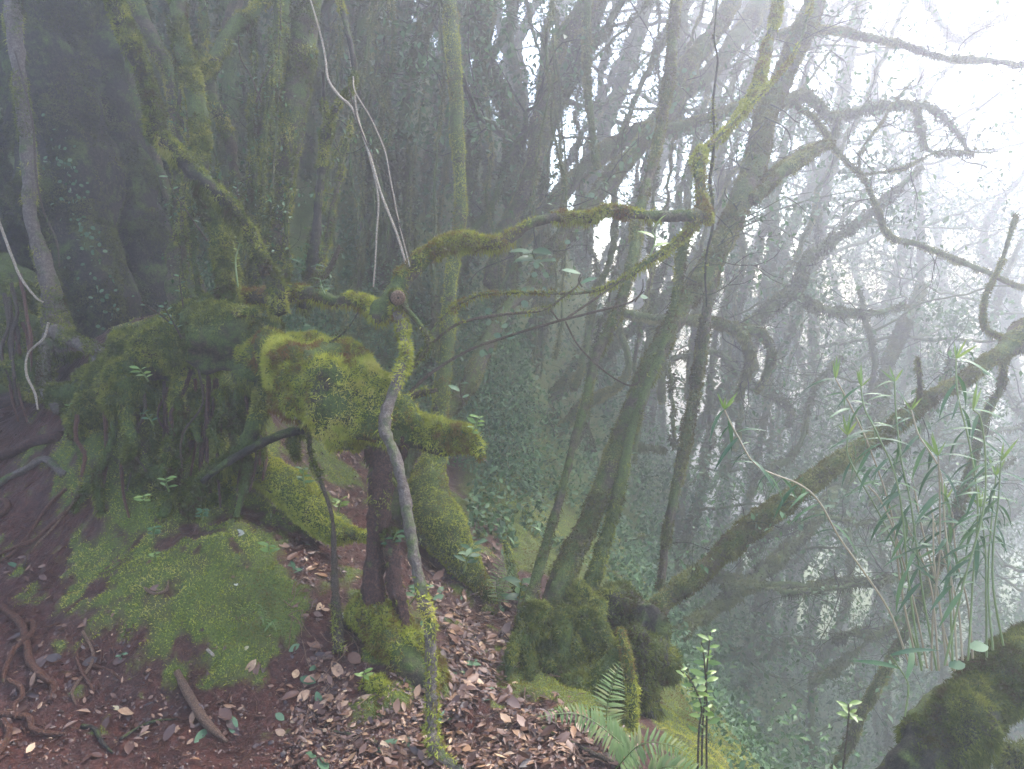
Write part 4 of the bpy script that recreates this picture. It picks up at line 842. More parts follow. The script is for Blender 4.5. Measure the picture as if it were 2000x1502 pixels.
for px, dist, z0, h, lean, r, lv in [  # leaning trees and crowns in the bright mist, right
        (1050, 7.5, None, 8, 1.6, .09, 5000), (1130, 8.5, None, 9, 2.2, .11, 6000), (1180, 7.0, None, 8, 1.8, .08, 4000), (1260, 9.5, None, 10, 2.4, .12, 7000), (1340, 8.0, None, 9, 2.0, .09, 6000),
        (1420, 10.5, None, 11, 2.2, .13, 8000), (1500, 9.0, None, 10, 1.4, .09, 7000), (1600, 11.0, None, 11, 1.5, .12, 8000), (1700, 9.5, None, 10, 1.0, .10, 7000), (1820, 11, None, 10.5, .8, .12, 8000),
        (1950, 9.5, None, 9.5, .5, .10, 8000), (2060, 8.0, None, 9, -.4, .10, 7000), (1250, 12.5, None, 12, 2, .14, 8000), (1500, 13.5, None, 12, 1.5, .16, 8000), (1750, 14, None, 12, 1, .16, 8000), (2000, 13, None, 11.5, .4, .16, 8000), (1050, 12, None, 10, 1.5, .14, 7000),
        (1360, 6.6, None, 4.2, .4, .05, 6000), (1480, 7.4, None, 5.0, .3, .06, 8000), (1620, 7.0, None, 5.2, .3, .06, 9000), (1760, 7.8, None, 5.6, .2, .06, 9000), (1900, 7.2, None, 5.6, .1, .06, 9000), (1560, 9.9, None, 7, .1, .06, 9000), (1800, 9.6, None, 7, .1, .06, 9000), (1300, 10.6, None, 7, .1, .06, 9000), (2080, 10, None, 7.5, .1, .06, 9000),
        (1450, 14, None, 11, .5, .1, 12000), (1580, 12.5, None, 10, .5, .1, 12000), (1680, 15, None, 12, .5, .12, 13000), (1790, 13, None, 10.5, .3, .1, 13000), (1880, 15.5, None, 12, .2, .12, 13000), (1960, 12, None, 9.8, .2, .1, 12000), (2060, 14, None, 11.5, .1, .12, 13000), (1530, 17, None, 13, .4, .12, 12000), (1730, 18, None, 13, .3, .12, 12000), (1950, 18, None, 13, .3, .12, 12000)]:
    lv = int(lv * (.5 if dist < 10 and h > 7.2 else .7 if px < 1720 else .9)); dist *= 1.5; r *= 1.35; h = h * 1.25 + 2.2; h += 1.5 if dist > 18 else 0; lv = int(lv * (.75 if dist < 18 else 1.3))
    x, y = bx(px, dist); z = float(H(x, y))
    bg_tree('misty_tree', 'pale misty tree leaning right on the falling slope behind the diagonal trunks', 'tree', (x, y, z), (lean, R0.uniform(-.5, .8)), h, r, lv, 10, 'trees in the bright mist', seed=k + 100, leaf=.085, crown_from=.15 if h < 11.2 else .3)['px'] = px
    k += 1
for nm, txt in (('thicket_tree', 'slim mossy stem in the dim thicket, {} from the left'), ('misty_tree', 'pale leafy tree in the bright mist on the slope, {} from the left')):
    for q, o in enumerate(sorted([o for o in bpy.data.objects if o.name.startswith(nm)], key=lambda o: o['px'])): o['label'] = txt.format(ordn(q + 1)); del o['px']

# undergrowth leaves covering the far slopes and hillside
def slope_leaves(n, region, leafL, name, label, hgt=0.5, R=R0):
    x0, x1, y0, y1 = region; x = R.uniform(x0, x1, n); y = R.uniform(y0, y1, n)
    dens = fbm(np.stack([x, y, x * 0], -1), 1.2, 3, 4); keep = (dens > -.35)
    x, y, dens = x[keep], y[keep], dens[keep]
    z = H0(x, y) + R.random(len(x)) ** 1.5 * hgt * (0.6 + dens) + .02
    m = MB(); N_ = len(x)
    place_leaves(m, QLEAF, np.stack([x, y, z], -1), R.normal(size=(N_, 3)) + [0, -.2, .1], R.normal(size=(N_, 3)) * .5 + [0, -.2, 1], leafL * (.5 + R.random(N_)), np.clip(.5 + .25 * R.normal(size=N_), 0, 1))
    tag(link(name, m.mesh(name, M['foliage'])), label, 'undergrowth', None, 'stuff')
slope_leaves(2600, (0.95, 2.1, 2.9, 4.6), .032, 'undergrowth', 'small leafy plants on the brink right of the fern', .2)
slope_leaves(30000, (1.9, 6, 3.2, 7.5), .05, 'undergrowth', 'small-leaved undergrowth on the slope just below the path', .8)
slope_leaves(110000, (1.9, 16, 7, 22), .09, 'undergrowth', 'leafy undergrowth covering the falling slope', 1.3)
slope_leaves(110000, (-10, 2.2, 7.0, 19), .06, 'undergrowth', 'dim leafy undergrowth on the hillside behind the stump', 1.5)
slope_leaves(26000, (-3.0, 0.2, 5.5, 7.6), .038, 'undergrowth', 'small ferny growth on the dim ground behind the arch', .45)
slope_leaves(9000, (-0.3, 1.9, 4.5, 7.0), .05, 'undergrowth', 'low green plants beside the path end', .25)

# ------------------------------------------------------------------ small plants
LEAF_MESH = {}
def leaf_mesh(kind):
    if kind not in LEAF_MESH:
        spec = {'lance': (0.115, .4, .3, .5, 6, 1.0, 'leaf'), 'oval': (0.42, .5, .2, .12, 5, .8, 'leaf_grey'), 'round': (0.8, .5, .1, .1, 5, .6, 'leaf_grey'), 'young': (0.36, .5, .25, .2, 5, .9, 'leaf_bright'),
                'broad': (0.34, .5, .2, .25, 6, .9, 'leaf'), 'pinna': (0.17, .25, .1, .25, 4, .7, 'leaf_fern'), 'tip': (.12, .35, .3, -.1, 5, 1, 'leaf_bright'),
                'dead': (0.45, .45, .35, .12, 5, .8, 'dead_leaf'), 'dead_long': (0.28, .45, .5, .2, 5, .9, 'dead_leaf'), 'dead_flat': (0.55, .5, .1, -.1, 5, .7, 'dead_leaf'), 'white': (0.6, .5, .1, .05, 5, .6, 'white_leaf'), 'red': (.4, .5, .2, .1, 5, .8, 'red_leaf'), 'green_flat': (.45, .5, .1, .05, 5, .7, 'leaf_grey')}[kind]
        mb = MB(); V, T, Q = leaf_geo(*spec[:6]); mb.add(V, T, Q); LEAF_MESH[kind] = mb.mesh('leaf_' + kind, M[spec[6]])
    return LEAF_MESH[kind]
def add_leaf(kind, parent, base, P, D, Nn, L, name='leaf'):
    o = bpy.data.objects.new(name, leaf_mesh(kind)); COL.objects.link(o)
    o.matrix_world = mat_from(np.asarray(P) - np.asarray(base), D, Nn, L)
    o.parent = parent
    return o
def sprig(label, tr, kind='oval', n=6, L=0.04, mat='twig', start=.45, cat='plant', name='leafy_sprig', group=None, gnd=False, spread=1.0, seed=0):
    R = np.random.default_rng(seed + 11); L *= .78; n = int(n * 1.3)
    P, Rr = px_path(tr); base = P[0]
    t = thing(name, label, cat, base, group)
    limb('stem', tr, t, base, mat, .1, 5, .002, seed)
    C, _ = spline(P, Rr, .01)
    for k in range(n):
        f = start + (1 - start) * k / max(n - 1, 1); q = C[int(f * (len(C) - 1))]; ax = unit(C[-1] - C[0])
        a = k * 2.4 + R.random(); side = unit(np.array([math.cos(a), math.sin(a) * .5, .15 * R.normal()]))
        D = unit(ax * .45 + side * spread)
        add_leaf(kind, t, base, q, D, unit(np.array([R.normal() * .3, -.6, 1])), L * R.uniform(.75, 1.2))
    return t
S = [  # label, path, kind, n, leaf length
    ('sprig of oval leaves beside the upright mossy stem near the top', dd([(510, 200), (490, 150), (470, 115), (465, 70)], 3.9, 3.9, 4, 2), 'oval', 5, .05),
    ('sprig with paired oval leaves right of the oval-leaved one', dd([(500, 200), (515, 160), (530, 130), (540, 120)], 3.95, 3.95, 4, 2), 'oval', 5, .04),
    ('thin slanting sprig with narrow leaves against the dark buttress', dd([(405, 470), (370, 420), (340, 375), (328, 345)], 3.6, 3.55, 4, 2), 'oval', 4, .05),
    ('tiny rosette with narrow leaves on the kinked trunk', dd([(470, 410), (465, 385), (463, 360)], 3.7, 3.7, 5, 2), 'oval', 5, .04),
    ('sprig with pointed leaves on the bend of the kinked trunk', dd([(350, 300), (348, 270), (340, 240)], 3.8, 3.8, 4, 2), 'oval', 2, .07),
    ('pale leafed twig standing on the stump at its left shoulder', dd([(375, 680), (360, 610), (352, 560), (350, 540)], 3.6, 3.55, 5, 2), 'oval', 6, .045),
    ('round-leaved twig leaning over the stump', dd([(355, 660), (345, 640), (330, 615), (320, 600)], 3.55, 3.5, 5, 2), 'oval', 6, .045),
    ('long pale shoot with small leaves left of the stump top', dd([(350, 650), (320, 620), (290, 600), (275, 588)], 3.6, 3.5, 5, 2), 'oval', 5, .035),
    ('bright leaved shoot low on the stump face', dd([(290, 745), (280, 730), (272, 720)], 3.5, 3.45, 4, 2), 'young', 6, .06),
    ('small plant with glossy leaves hanging by the hollow', dd([(300, 830), (290, 815), (282, 805)], 3.55, 3.5, 4, 2), 'broad', 5, .05),
    ('tiny pale green plant at the left end of the moss bank', dd([(150, 815), (140, 800), (135, 790)], 3.8, 3.75, 4, 2), 'young', 5, .04),
    ('upright reddish leaf shoot on top of the mossy hump', dd([(525, 700), (532, 680), (536, 660)], 3.4, 3.4, 4, 3), 'oval', 3, .07),
    ('dark green rosette behind the mossy hump', dd([(590, 690), (588, 670), (585, 650)], 3.7, 3.7, 5, 3), 'broad', 7, .09),
    ('two-leaved shoot standing on the mossy limb before the mist', dd([(1137, 560), (1130, 548), (1134, 535)], 3.35, 3.3, 4, 3), 'oval', 2, .11),
    ('pair of large pale leaves below the arching limb', dd([(1270, 500), (1280, 470), (1275, 450)], 3.5, 3.5, 4, 3), 'young', 3, .12),
    ('single round pale leaf hanging under the mossy elbow', dd([(1240, 590), (1255, 565), (1256, 545)], 3.4, 3.4, 3, 2), 'round', 1, .06),
    ('leafy shoot with green leaves at the tip of the arch log', dd([(905, 860), (925, 840), (935, 815)], 3.2, 3.15, 5, 3), 'young', 8, .06),
    ('pair of broad leaves on the diagonal creeper trunk', dd([(905, 790), (900, 770), (898, 750)], 4.3, 4.2, 5, 3), 'oval', 3, .09),
    ('long strap leaves perched on the diagonal trunk above the twigs', dd([(1060, 520), (1045, 505), (1040, 490)], 4.8, 4.7, 6, 4), 'broad', 9, .2),
    ('spiky epiphyte with slim leaves beside the forked stem', dd([(590, 560), (598, 520), (605, 480)], 3.7, 3.7, 4, 2), 'lance', 12, .12),
    ('grass-like tuft on the horizontal limb', dd([(635, 575), (628, 560), (625, 545)], 3.5, 3.5, 4, 2), 'lance', 8, .07),
    ('slender shoot of small leaves right of the kinked trunk foot', dd([(465, 560), (460, 510), (468, 470), (462, 450)], 3.6, 3.6, 4, 2), 'young', 8, .035),
    ('broad leaves on a stalk beside the green tree foot', dd([(905, 1120), (915, 1085), (925, 1065)], 3.9, 3.85, 5, 3), 'broad', 7, .1),
    ('leafy plant beside the end of the path', dd([(1010, 1200), (1015, 1160), (1020, 1130)], 4.0, 3.95, 5, 3), 'broad', 9, .12),
    ('star-shaped green plant on the litter slope below the arch', dd([(530, 1085), (525, 1075), (524, 1065)], 3.2, 3.15, 4, 3), 'young', 6, .055),
    ('bright green seedling on the moss bank', dd([(280, 985), (280, 975), (280, 968)], 3.4, 3.35, 4, 3), 'young', 5, .05),
    ('tall leaved seedling near the hollow foot', dd([(330, 960), (325, 945), (325, 935)], 3.45, 3.4, 4, 3), 'young', 5, .06),
    ('small yellow-green seedling amid the moss patch', dd([(305, 1095), (303, 1085), (303, 1080)], 3.15, 3.1, 4, 3), 'young', 5, .035),
    ('leaf cluster in the moss above the patch', dd([(300, 1050), (300, 1040), (300, 1030)], 3.25, 3.2, 4, 3), 'broad', 7, .045),
    ('seedling group beside the root under the arch', dd([(395, 1015), (395, 1005), (396, 995)], 3.3, 3.25, 4, 3), 'broad', 7, .05),
    ('narrow-leaved seedling on the litter by the rotting post', dd([(710, 1330), (710, 1318), (712, 1310)], 2.9, 2.85, 4, 3), 'young', 5, .05),
    ('pale-leaved seedling by the wet soil', dd([(235, 1290), (236, 1283), (238, 1278)], 2.95, 2.93, 4, 3), 'oval', 5, .03),
    ('plant with whorled leaves beneath the arch', dd([(660, 1000), (664, 985), (667, 975)], 3.9, 3.85, 4, 3), 'young', 7, .06),
    ('dull green plant at the foot of the bent slender stem', dd([(595, 960), (592, 930), (590, 915)], 3.6, 3.55, 4, 3), 'broad', 8, .06),
    ('glossy leaves clustered beside the grey hanging stem', dd([(800, 1180), (815, 1160), (820, 1145)], 3.3, 3.2, 4, 3), 'broad', 9, .08),
    ('large-leaved plant on the left of the path end', dd([(760, 1080), (768, 1055), (775, 1040)], 3.2, 3.15, 4, 3), 'broad', 7, .06)]
for k, (lab, tr, kd, n, L) in enumerate(S):
    sprig(lab, tr, kd, n, L, 'stem_green' if kd in ('young', 'broad', 'lance') else 'twig', .35, seed=k)

# round leaves of the creeper on the diagonal trunk (pieces of one plant)
base = W(1200, 350, 5.2); cr = thing('round_leaf_creeper', 'pale round-leaved creeper climbing the long diagonal trunk', 'creeper', base)
PP, RR = px_path(dd([(905, 770), (968, 640), (1040, 562), (1080, 490), (1130, 430), (1190, 350), (1250, 285), (1300, 220), (1345, 130)], 4.6, 5.7, 40, 40)); CC, CRr = spline(PP, RR, .02)
R1 = np.random.default_rng(3)
limb('stem', (CC[::12] + np.array([0, -.07, .0]), np.full(len(CC[::12]), .003)), cr, base, 'twig', .1, 5, .01, 0, world=True)
for k in range(70):
    q = CC[R1.integers(10, len(CC) - 4)] + np.array([R1.normal() * .05, -.08, R1.normal() * .05])
    add_leaf('round', cr, base, q, R1.normal(size=3), np.array([R1.normal() * .3, -1, .4]), R1.uniform(.04, .07))
base = W(170, 450, 4.9); cr = thing('round_leaf_creeper', 'tiny-leaved creeper spotting the massive dark trunk', 'creeper', base)
for k in range(120):
    f = R1.random(); px, py = 95 + 130 * f + R1.normal() * 22, 250 + 380 * f + R1.normal() * 25
    q = W(px, py, 4.95 - .22 * 0 + .0)
    add_leaf('round', cr, base, q + np.array([0, -.02, 0]), R1.normal(size=3), np.array([R1.normal() * .3, -1, .4]), R1.uniform(.015, .035))

# ---- bamboo-like orchid stems on the log
OB = W(1850, 1320, 2.55)
stems = [  # path, leaf zone start, green
    ([(1790, 1300), (1760, 1150), (1740, 1000), (1700, 880), (1665, 800), (1632, 740)], .62), ([(1800, 1310), (1775, 1130), (1755, 950), (1715, 850), (1690, 800), (1682, 755)], .55),
    ([(1830, 1310), (1800, 1150), (1780, 1000), (1760, 900), (1750, 800), (1748, 745)], .5), ([(1870, 1300), (1860, 1150), (1845, 1020), (1835, 920), (1795, 850), (1780, 800)], .5),
    ([(1890, 1290), (1900, 1150), (1910, 1000), (1895, 880), (1870, 770), (1867, 700)], .5), ([(1845, 1300), (1880, 1150), (1920, 1000), (1925, 900), (1915, 820), (1900, 800)], .5),
    ([(1820, 1310), (1822, 1200), (1835, 1080), (1835, 960), (1832, 890)], .7), ([(1860, 1290), (1855, 1150), (1847, 1060), (1845, 980)], .8), ([(1940, 1270), (1930, 1150), (1935, 1030), (1945, 930)], .8),
    ([(1780, 1310), (1740, 1200), (1690, 1120), (1640, 1050), (1600, 980), (1560, 945), (1480, 910), (1440, 850), (1415, 800)], .7), ([(1800, 1300), (1765, 1180), (1760, 1100), (1720, 1010), (1660, 900), (1655, 850)], .95),
    ([(1810, 1305), (1790, 1200), (1750, 1050), (1720, 980), (1695, 950)], 1.1), ([(1850, 1300), (1830, 1150), (1800, 1030), (1785, 950)], 1.1), ([(1880, 1290), (1870, 1180), (1840, 1080), (1815, 980)], 1.1), ([(1900, 1285), (1890, 1180), (1870, 1100), (1860, 1000)], 1.1),
    ([(1835, 1310), (1825, 1200), (1810, 1120), (1770, 1020)], 1.1), ([(1925, 1290), (1925, 1180), (1925, 1080), (1915, 990)], .9), ([(1960, 1260), (1940, 1150), (1940, 1060), (1950, 980), (1955, 900)], .8), ([(1865, 1310), (1840, 1210), (1825, 1100), (1822, 1010)], 1.1)]
orch = thing('reed_orchid', 'clump of tall reed-like stems with narrow drooping leaves on the mossy bough', 'plant', OB)
R2 = np.random.default_rng(21)
for k, (pts, st) in enumerate(stems):
    d0 = 2.55 + R2.uniform(-.08, .1); tr = dd(pts, d0, d0 + R2.uniform(-.15, .25), 4.6, 3.2); st = st if st > 1 else max(.3, st - .2)
    o, _ = limb('stem', tr, orch, OB, 'stem_pale' if (st > 1 or k % 3 == 0) else 'stem_green', .06, 6, .002, k)
    P, Rr = px_path(tr); C, _ = spline(P, Rr, .01); n = int((1 - min(st, .99)) * len(C) / 2.6)
    if st > 1: n = 0
    for s in range(n):
        q = C[int((st + (1 - st) * s / max(n - 1, 1)) * (len(C) - 1))]; sd = 1 if s % 2 else -1
        D = unit(np.array([sd * R2.uniform(.4, 1.0), R2.normal() * .5, R2.uniform(-.9, .3)]))
        add_leaf('lance', orch, OB, q, D, np.array([R2.normal() * .3, -.2, 1.0]), R2.uniform(.08, .155))
    if st < 1:
        for s in range(4): add_leaf('tip', orch, OB, C[-1], unit(np.array([R2.normal() * .5, R2.normal() * .4, 1])), np.array([0, -1, .2]), R2.uniform(.05, .1))
# lower right: coin-like spotted leaves and big leaf by the log
for lab, px, py, kd, L, D in [('speckled round grey-green leaf lying on the mossy bough, upper of two', 1930, 1262, 'round', .09, (-1, 0, -.05)), ('speckled round grey-green leaf lying on the mossy bough, lower of two', 1885, 1297, 'round', .08, (-1, 0, -.1)),
                             ]:
    t = thing('speckled_leaf', lab, 'leaf', W(px, py, 2.5)); add_leaf(kd, t, W(px, py, 2.5), W(px, py, 2.5), D, (.1, -.3, 1), L * .7, 'blade')
sprig('plant with two long leaves arching out of the bough foot', dd([(1768, 1400), (1775, 1350), (1770, 1325), (1740, 1280)], 2.5, 2.5, 4, 3), 'lance', 3, .22, 'stem_green', .6, seed=71)
sprig('thin stalk with a rosette in the mist left of the bough', dd([(1645, 1510), (1655, 1420), (1658, 1390), (1657, 1375)], 2.9, 2.9, 4, 3), 'young', 9, .07, 'twig', .75, seed=72)

# ---- sapling with green leaves, lower centre right
sb = W(1375, 1540, 2.7); sp = thing('sapling', 'slim sapling with fresh green leaves standing before the blue mist', 'sapling', sb)
for k, pts in enumerate([[(1370, 1540), (1372, 1430), (1378, 1340), (1385, 1260), (1388, 1235)], [(1380, 1540), (1380, 1440), (1380, 1360), (1376, 1290), (1370, 1255)], [(1362, 1540), (1365, 1430), (1370, 1380), (1350, 1330), (1330, 1310)]]):
    tr = dd(pts, 2.7, 2.68, 5, 3); limb('stem', tr, sp, sb, 'twig', .05, 5, .001, k); P, Rr = px_path(tr); C, _ = spline(P, Rr, .01)
    for s in range(17):
        q = C[int((.45 + .55 * s / 16) * (len(C) - 1))]; a = s * 2.4
        add_leaf('young', sp, sb, q, unit(np.array([math.cos(a), math.sin(a) * .6, .25])), np.array([R2.normal() * .4, -.7, .8]) + R2.normal(0, .3, 3), R2.uniform(.03, .065))

# ---- ferns
def fern(label, fronds, Lp=0.06, seed=0):
    R = np.random.default_rng(seed); base = fronds[0][0]; t = thing('fern', label, 'fern', base)
    for pts in fronds:
        P = np.array(pts); C, _ = spline(P, np.full(len(P), .002), .008)
        mb = MB(); tube(mb, P, np.linspace(.0025, .001, len(P)), .01, 5, 0)
        f = link('frond', mb.mesh('frond', M['stem_green'], base), t)
        n = int(len(C) * .8 / 1.7); T_ = np.gradient(C, axis=0)
        for s in range(n):
            u = .15 + .85 * s / n; i_ = int(u * (len(C) - 1)); tg = unit(T_[i_]); up = np.array([0, -.55, .85]); sd = unit(np.cross(tg, up))
            L = Lp * (math.sin(math.pi * (.25 + .72 * u)) ** .8) * R.uniform(.9, 1.1)
            for g in (-1, 1):
                o = bpy.data.objects.new('leaflet', leaf_mesh('pinna')); COL.objects.link(o)
                o.matrix_world = mat_from(C[i_] - base, unit(sd * g + tg * .35 + R.normal(0, .06, 3)), np.array([0, -.4, 1.0]), L); o.parent = f
    return t
fb = W(1255, 1500, 2.6)
fern('fern with grey-green fronds at the bottom edge below the mossy mound', [
    [fb, W(1200, 1440, 2.5), W(1130, 1395, 2.45), W(1050, 1400, 2.4)],
    [W(1195, 1510, 2.5), W(1250, 1455, 2.4), W(1310, 1455, 2.35), W(1360, 1485, 2.3)],
    [W(1200, 1470, 2.7), W(1185, 1400, 2.68), W(1195, 1340, 2.66), W(1215, 1290, 2.62)],
    [W(1250, 1520, 2.7), W(1290, 1500, 2.6), W(1330, 1500, 2.5), W(1400, 1520, 2.4)]], .068, 1)
fern('small fern beside the end of the path', [[G(975, 1190), W(985, 1140, 4.1), W(1000, 1110, 4.05), W(1020, 1100, 4.0)], [G(975, 1190), W(970, 1130, 4.1), W(985, 1090, 4.1), W(1015, 1085, 4.1)]], .06, 2)
fern('little fern on the edge of the moss patch', [[G(520, 1230), W(515, 1200, 3.0), W(510, 1185, 2.98), W(500, 1180, 2.95)], [G(520, 1230), W(530, 1215, 2.95), W(535, 1220, 2.9), W(540, 1235, 2.88)]], .03, 3)

# ------------------------------------------------------------------ foreground roots and sticks
def ground_path(pts, w, lift=.5):
    P = []; Rr = []
    for k, p in enumerate(pts):
        q = G(p[0], p[1]); r = (p[2] if len(p) > 2 else w) * .5 / FPX * depth(q); P.append(q + np.array([0, 0, r * lift])); Rr.append(r)
    return np.array(P), np.array(Rr)
for lab, pts, w, mt, lift in [
        ('thick orange-brown root snaking down the left edge of the wet soil', [(5, 1192), (40, 1225), (52, 1262), (60, 1300), (85, 1330), (105, 1345), (98, 1375)], 14, 'root', .6),
        ('thinner root crossing over the thick orange-brown one', [(50, 1225), (65, 1228), (62, 1250), (30, 1280), (12, 1320), (8, 1345)], 10, 'root', 1.6),
        ('wavy orange-brown root ending in a point at lower left', [(-10, 1400), (35, 1405), (58, 1410), (62, 1430), (85, 1440), (130, 1443)], 12, 'root', .7),
        ('short root curling down at the lower left corner', [(5, 1412), (18, 1435), (8, 1465), (-5, 1485)], 12, 'root', .7),
        ('root arc below the crossing roots', [(15, 1335), (40, 1350), (42, 1370), (28, 1385), (30, 1410)], 10, 'root', .7),
        ('forked pale rootlet in the middle of the wet soil', [(162, 1240), (182, 1280), (175, 1310), (150, 1340), (140, 1360), (148, 1382)], 6, 'dead_wood', .8),
        ('thin curved rootlet beside the forked pale one', [(165, 1262), (150, 1285), (162, 1320), (180, 1350), (182, 1365)], 6, 'root', .8),
        ('bare tan stick lying on the wet soil', [(345, 1322, 14), (372, 1375, 18), (405, 1425, 18), (442, 1458, 14)], 16, 'dead_wood', .8),
        ('curved pale root hooking over the moss patch', [(294, 1100), (278, 1130), (280, 1150), (300, 1166), (325, 1160), (330, 1140)], 6, 'dead_wood', 1.0),
        ('white lichened twig stuck at the lower edge of the moss patch', [(404, 1275), (425, 1295), (446, 1315)], 6, 'pale_twig', 1.0),
        ('long reddish rootlet running right of the tan stick', [(395, 1340), (430, 1370), (470, 1395), (520, 1405)], 5, 'root', .6),
        ('dark root bending at bottom left of the tan stick', [(160, 1425), (185, 1430), (200, 1455), (222, 1478)], 9, 'dark_bark', .6),
        ('dark rootlet with fork left of the tan stick', [(235, 1450), (265, 1430), (300, 1415), (345, 1410)], 6, 'dark_bark', .7),
        ('dark root running under the crossing rootlets', [(155, 1290), (185, 1305), (215, 1315), (240, 1335)], 7, 'root', .5),
        ('root stepping down the left path', [(130, 1005), (90, 1040), (70, 1060), (30, 1075), (-10, 1090)], 9, 'root', .6),
        ('grey driftwood-like root arching on the left path', [(125, 935), (88, 905), (50, 925), (10, 945), (-10, 965)], 14, 'grey_bark', .9),
        ('long root running from the stump down to the left path', [(130, 960), (90, 1000), (50, 1060), (20, 1090), (-5, 1105)], 8, 'root', .6),
        ('thin root parallel to the long one on the left path', [(150, 980), (105, 1035), (75, 1065), (60, 1085)], 5, 'dead_wood', .8),
        ('brown root lying along the top of the left path', [(120, 860), (70, 870), (30, 890), (-10, 905)], 22, 'red_bark', .5),
        ('reddish surface root high on the left path', [(-10, 800), (30, 790), (70, 780), (110, 790)], 16, 'red_bark', .5),
        ('root step beside the path at far left', [(-10, 1020), (15, 1000), (12, 985), (-5, 982)], 10, 'root', .7),
        ('dead twig on the litter near the grey stem foot', [(620, 1430), (680, 1440), (740, 1462)], 6, 'twig', .8),
        ('dead twig pointing down to the fern at the bottom edge', [(1060, 1430), (1120, 1460), (1180, 1490), (1230, 1510)], 9, 'twig', .8),
        ('brown root curving from the stump along the bank top', [(240, 700), (200, 720), (165, 745), (150, 780)], 18, 'red_bark', .7)]:
    P, Rr = ground_path(pts, w, lift)
    P[:, 2] += .008; t = thing('surface_root' if 'twig' not in lab and 'stick' not in lab else 'stick', lab, 'root' if 'twig' not in lab and 'stick' not in lab else 'stick', P[0])
    Rr[-1] *= .5
    limb('stem', (P, Rr), t, P[0], mt, .12, 8, .003, rng.random() * 9, world=True, step=.01)
mb = MB()
for k in range(420):
    px, py = (R2.uniform(0, 520), R2.uniform(1180, 1500)) if k % 2 else (R2.uniform(0, 200), R2.uniform(950, 1250))
    q = G(px, py); a = R2.uniform(-1.2, .6); L = R2.uniform(.03, .2); g_ = R2.choice([1, 1, 1, 1.7, 2.6]); P = []
    for s in range(4):
        P.append([q[0] + math.cos(a) * L * s / 3, q[1] + math.sin(a) * L * s / 3, 0]); a += R2.normal() * .35
    P = np.array(P); P[:, 2] = H(P[:, 0], P[:, 1]) + .004
    tube(mb, P, np.array([.0014, .0013, .001, .0006]) * g_, .012, 4, 0, cap=False)
tag(link('rootlets', mb.mesh('rootlets', M['root'])), 'fine reddish rootlets matted over the wet soil', 'roots', None, 'stuff')

# ------------------------------------------------------------------ fallen leaves
def ground_normal(x, y, e=.02):
    n = np.array([-(H(x + e, y) - H(x - e, y)) / (2 * e), -(H(x, y + e) - H(x, y - e)) / (2 * e), 1.0]); return n / np.linalg.norm(n)
def fallen(lab, px, py, kd, L, group=None, D=None, name='fallen_leaf', tilt=.25):
    q = G(px, py); n = ground_normal(q[0], q[1]); n = unit(n + R2.normal(0, tilt, 3))
    D = np.array(D if D is not None else (R2.normal(), R2.normal(), 0)); D = unit(D - n * (D @ n))
    o = bpy.data.objects.new(name, leaf_mesh(kd)); COL.objects.link(o)
    o.matrix_world = mat_from(q + n * .012 - D * L * .5, D, n, L); tag(o, lab, 'leaf', group); return o
for lab, px, py, kd, L, D in [
        ('large tan dead leaf on the wet soil near the bottom', 333, 1435, 'dead_flat', .07, (.2, 1, 0)), ('broad brown leaf half sunk in wet soil beside the forked rootlet', 245, 1395, 'dead_flat', .07, None),
        ('pink-brown crumpled leaf left of the forked rootlet', 105, 1285, 'dead_flat', .06, None), ('large pale green-grey leaf beside the bent slender stem', 678, 1202, 'white', .09, (0, 1, 0)),
        ('big flat brown leaf lying across the path', 935, 1290, 'dead', .16, (1, .1, 0)), ('upright curled brown leaf propped on the litter beside the green tree foot', 867, 1115, 'dead_long', .13, (0, .3, 1)),
        ('white crumpled leaf on the slope right of the moss', 467, 1043, 'white', .06, None), ('green oval leaf lying in the moss patch', 357, 1145, 'green_flat', .06, (-.5, 1, 0)),
        ('small pale leaf in the centre of the moss patch', 462, 1145, 'white', .03, None), ('leftmost of three brown leaves hanging on the moss edge', 488, 1303, 'dead', .07, (0, -1, 0)),
        ('middle of three brown leaves on the moss edge', 502, 1308, 'dead', .07, (.1, -1, 0)), ('rightmost of three brown leaves on the moss edge', 514, 1305, 'dead', .07, (.3, -1, 0)),
        ('pinkish leaf standing in the litter below the bent slender stem', 695, 1290, 'dead_flat', .09, None), ('tan leaf lying under the pinkish one', 658, 1310, 'dead', .1, None),
        ('curled pale leaf at the foot of the mossy root bank', 700, 1375, 'dead_long', .12, None), ('grey-green leaf on the litter by the grey hanging stem', 862, 1225, 'green_flat', .09, (0, 1, 0)),
        ('green leaf by the bottom of the grey hanging stem', 755, 1460, 'green_flat', .09, None), ('long speckled leaf beside the grey hanging stem foot', 875, 1400, 'green_flat', .11, (1, 1, 0)),
        ('dark glossy leaf slipping down the litter by the post', 770, 1460, 'dead', .1, (-.6, 1, 0)), ('yellow-green leaf near the end of the path bend', 920, 1300, 'green_flat', .09, None),
        ('grey leaf hooked by the curved root in the moss', 310, 1150, 'dead', .07, (1, .3, 0)), ('pale leaf on the soil at the left edge', 25, 1105, 'green_flat', .05, None),
        ('long leaf propped on the slope under the arch', 570, 1110, 'green_flat', .08, (.3, -1, 0)), ('red leaf bunch caught on the dark clump', 1238, 1285, 'red', .06, None)]:
    fallen(lab, px, py, kd, L, None, D)
kinds = ['dead', 'dead_long', 'dead_flat', 'dead', 'dead_flat', 'dead_long', 'green_flat']
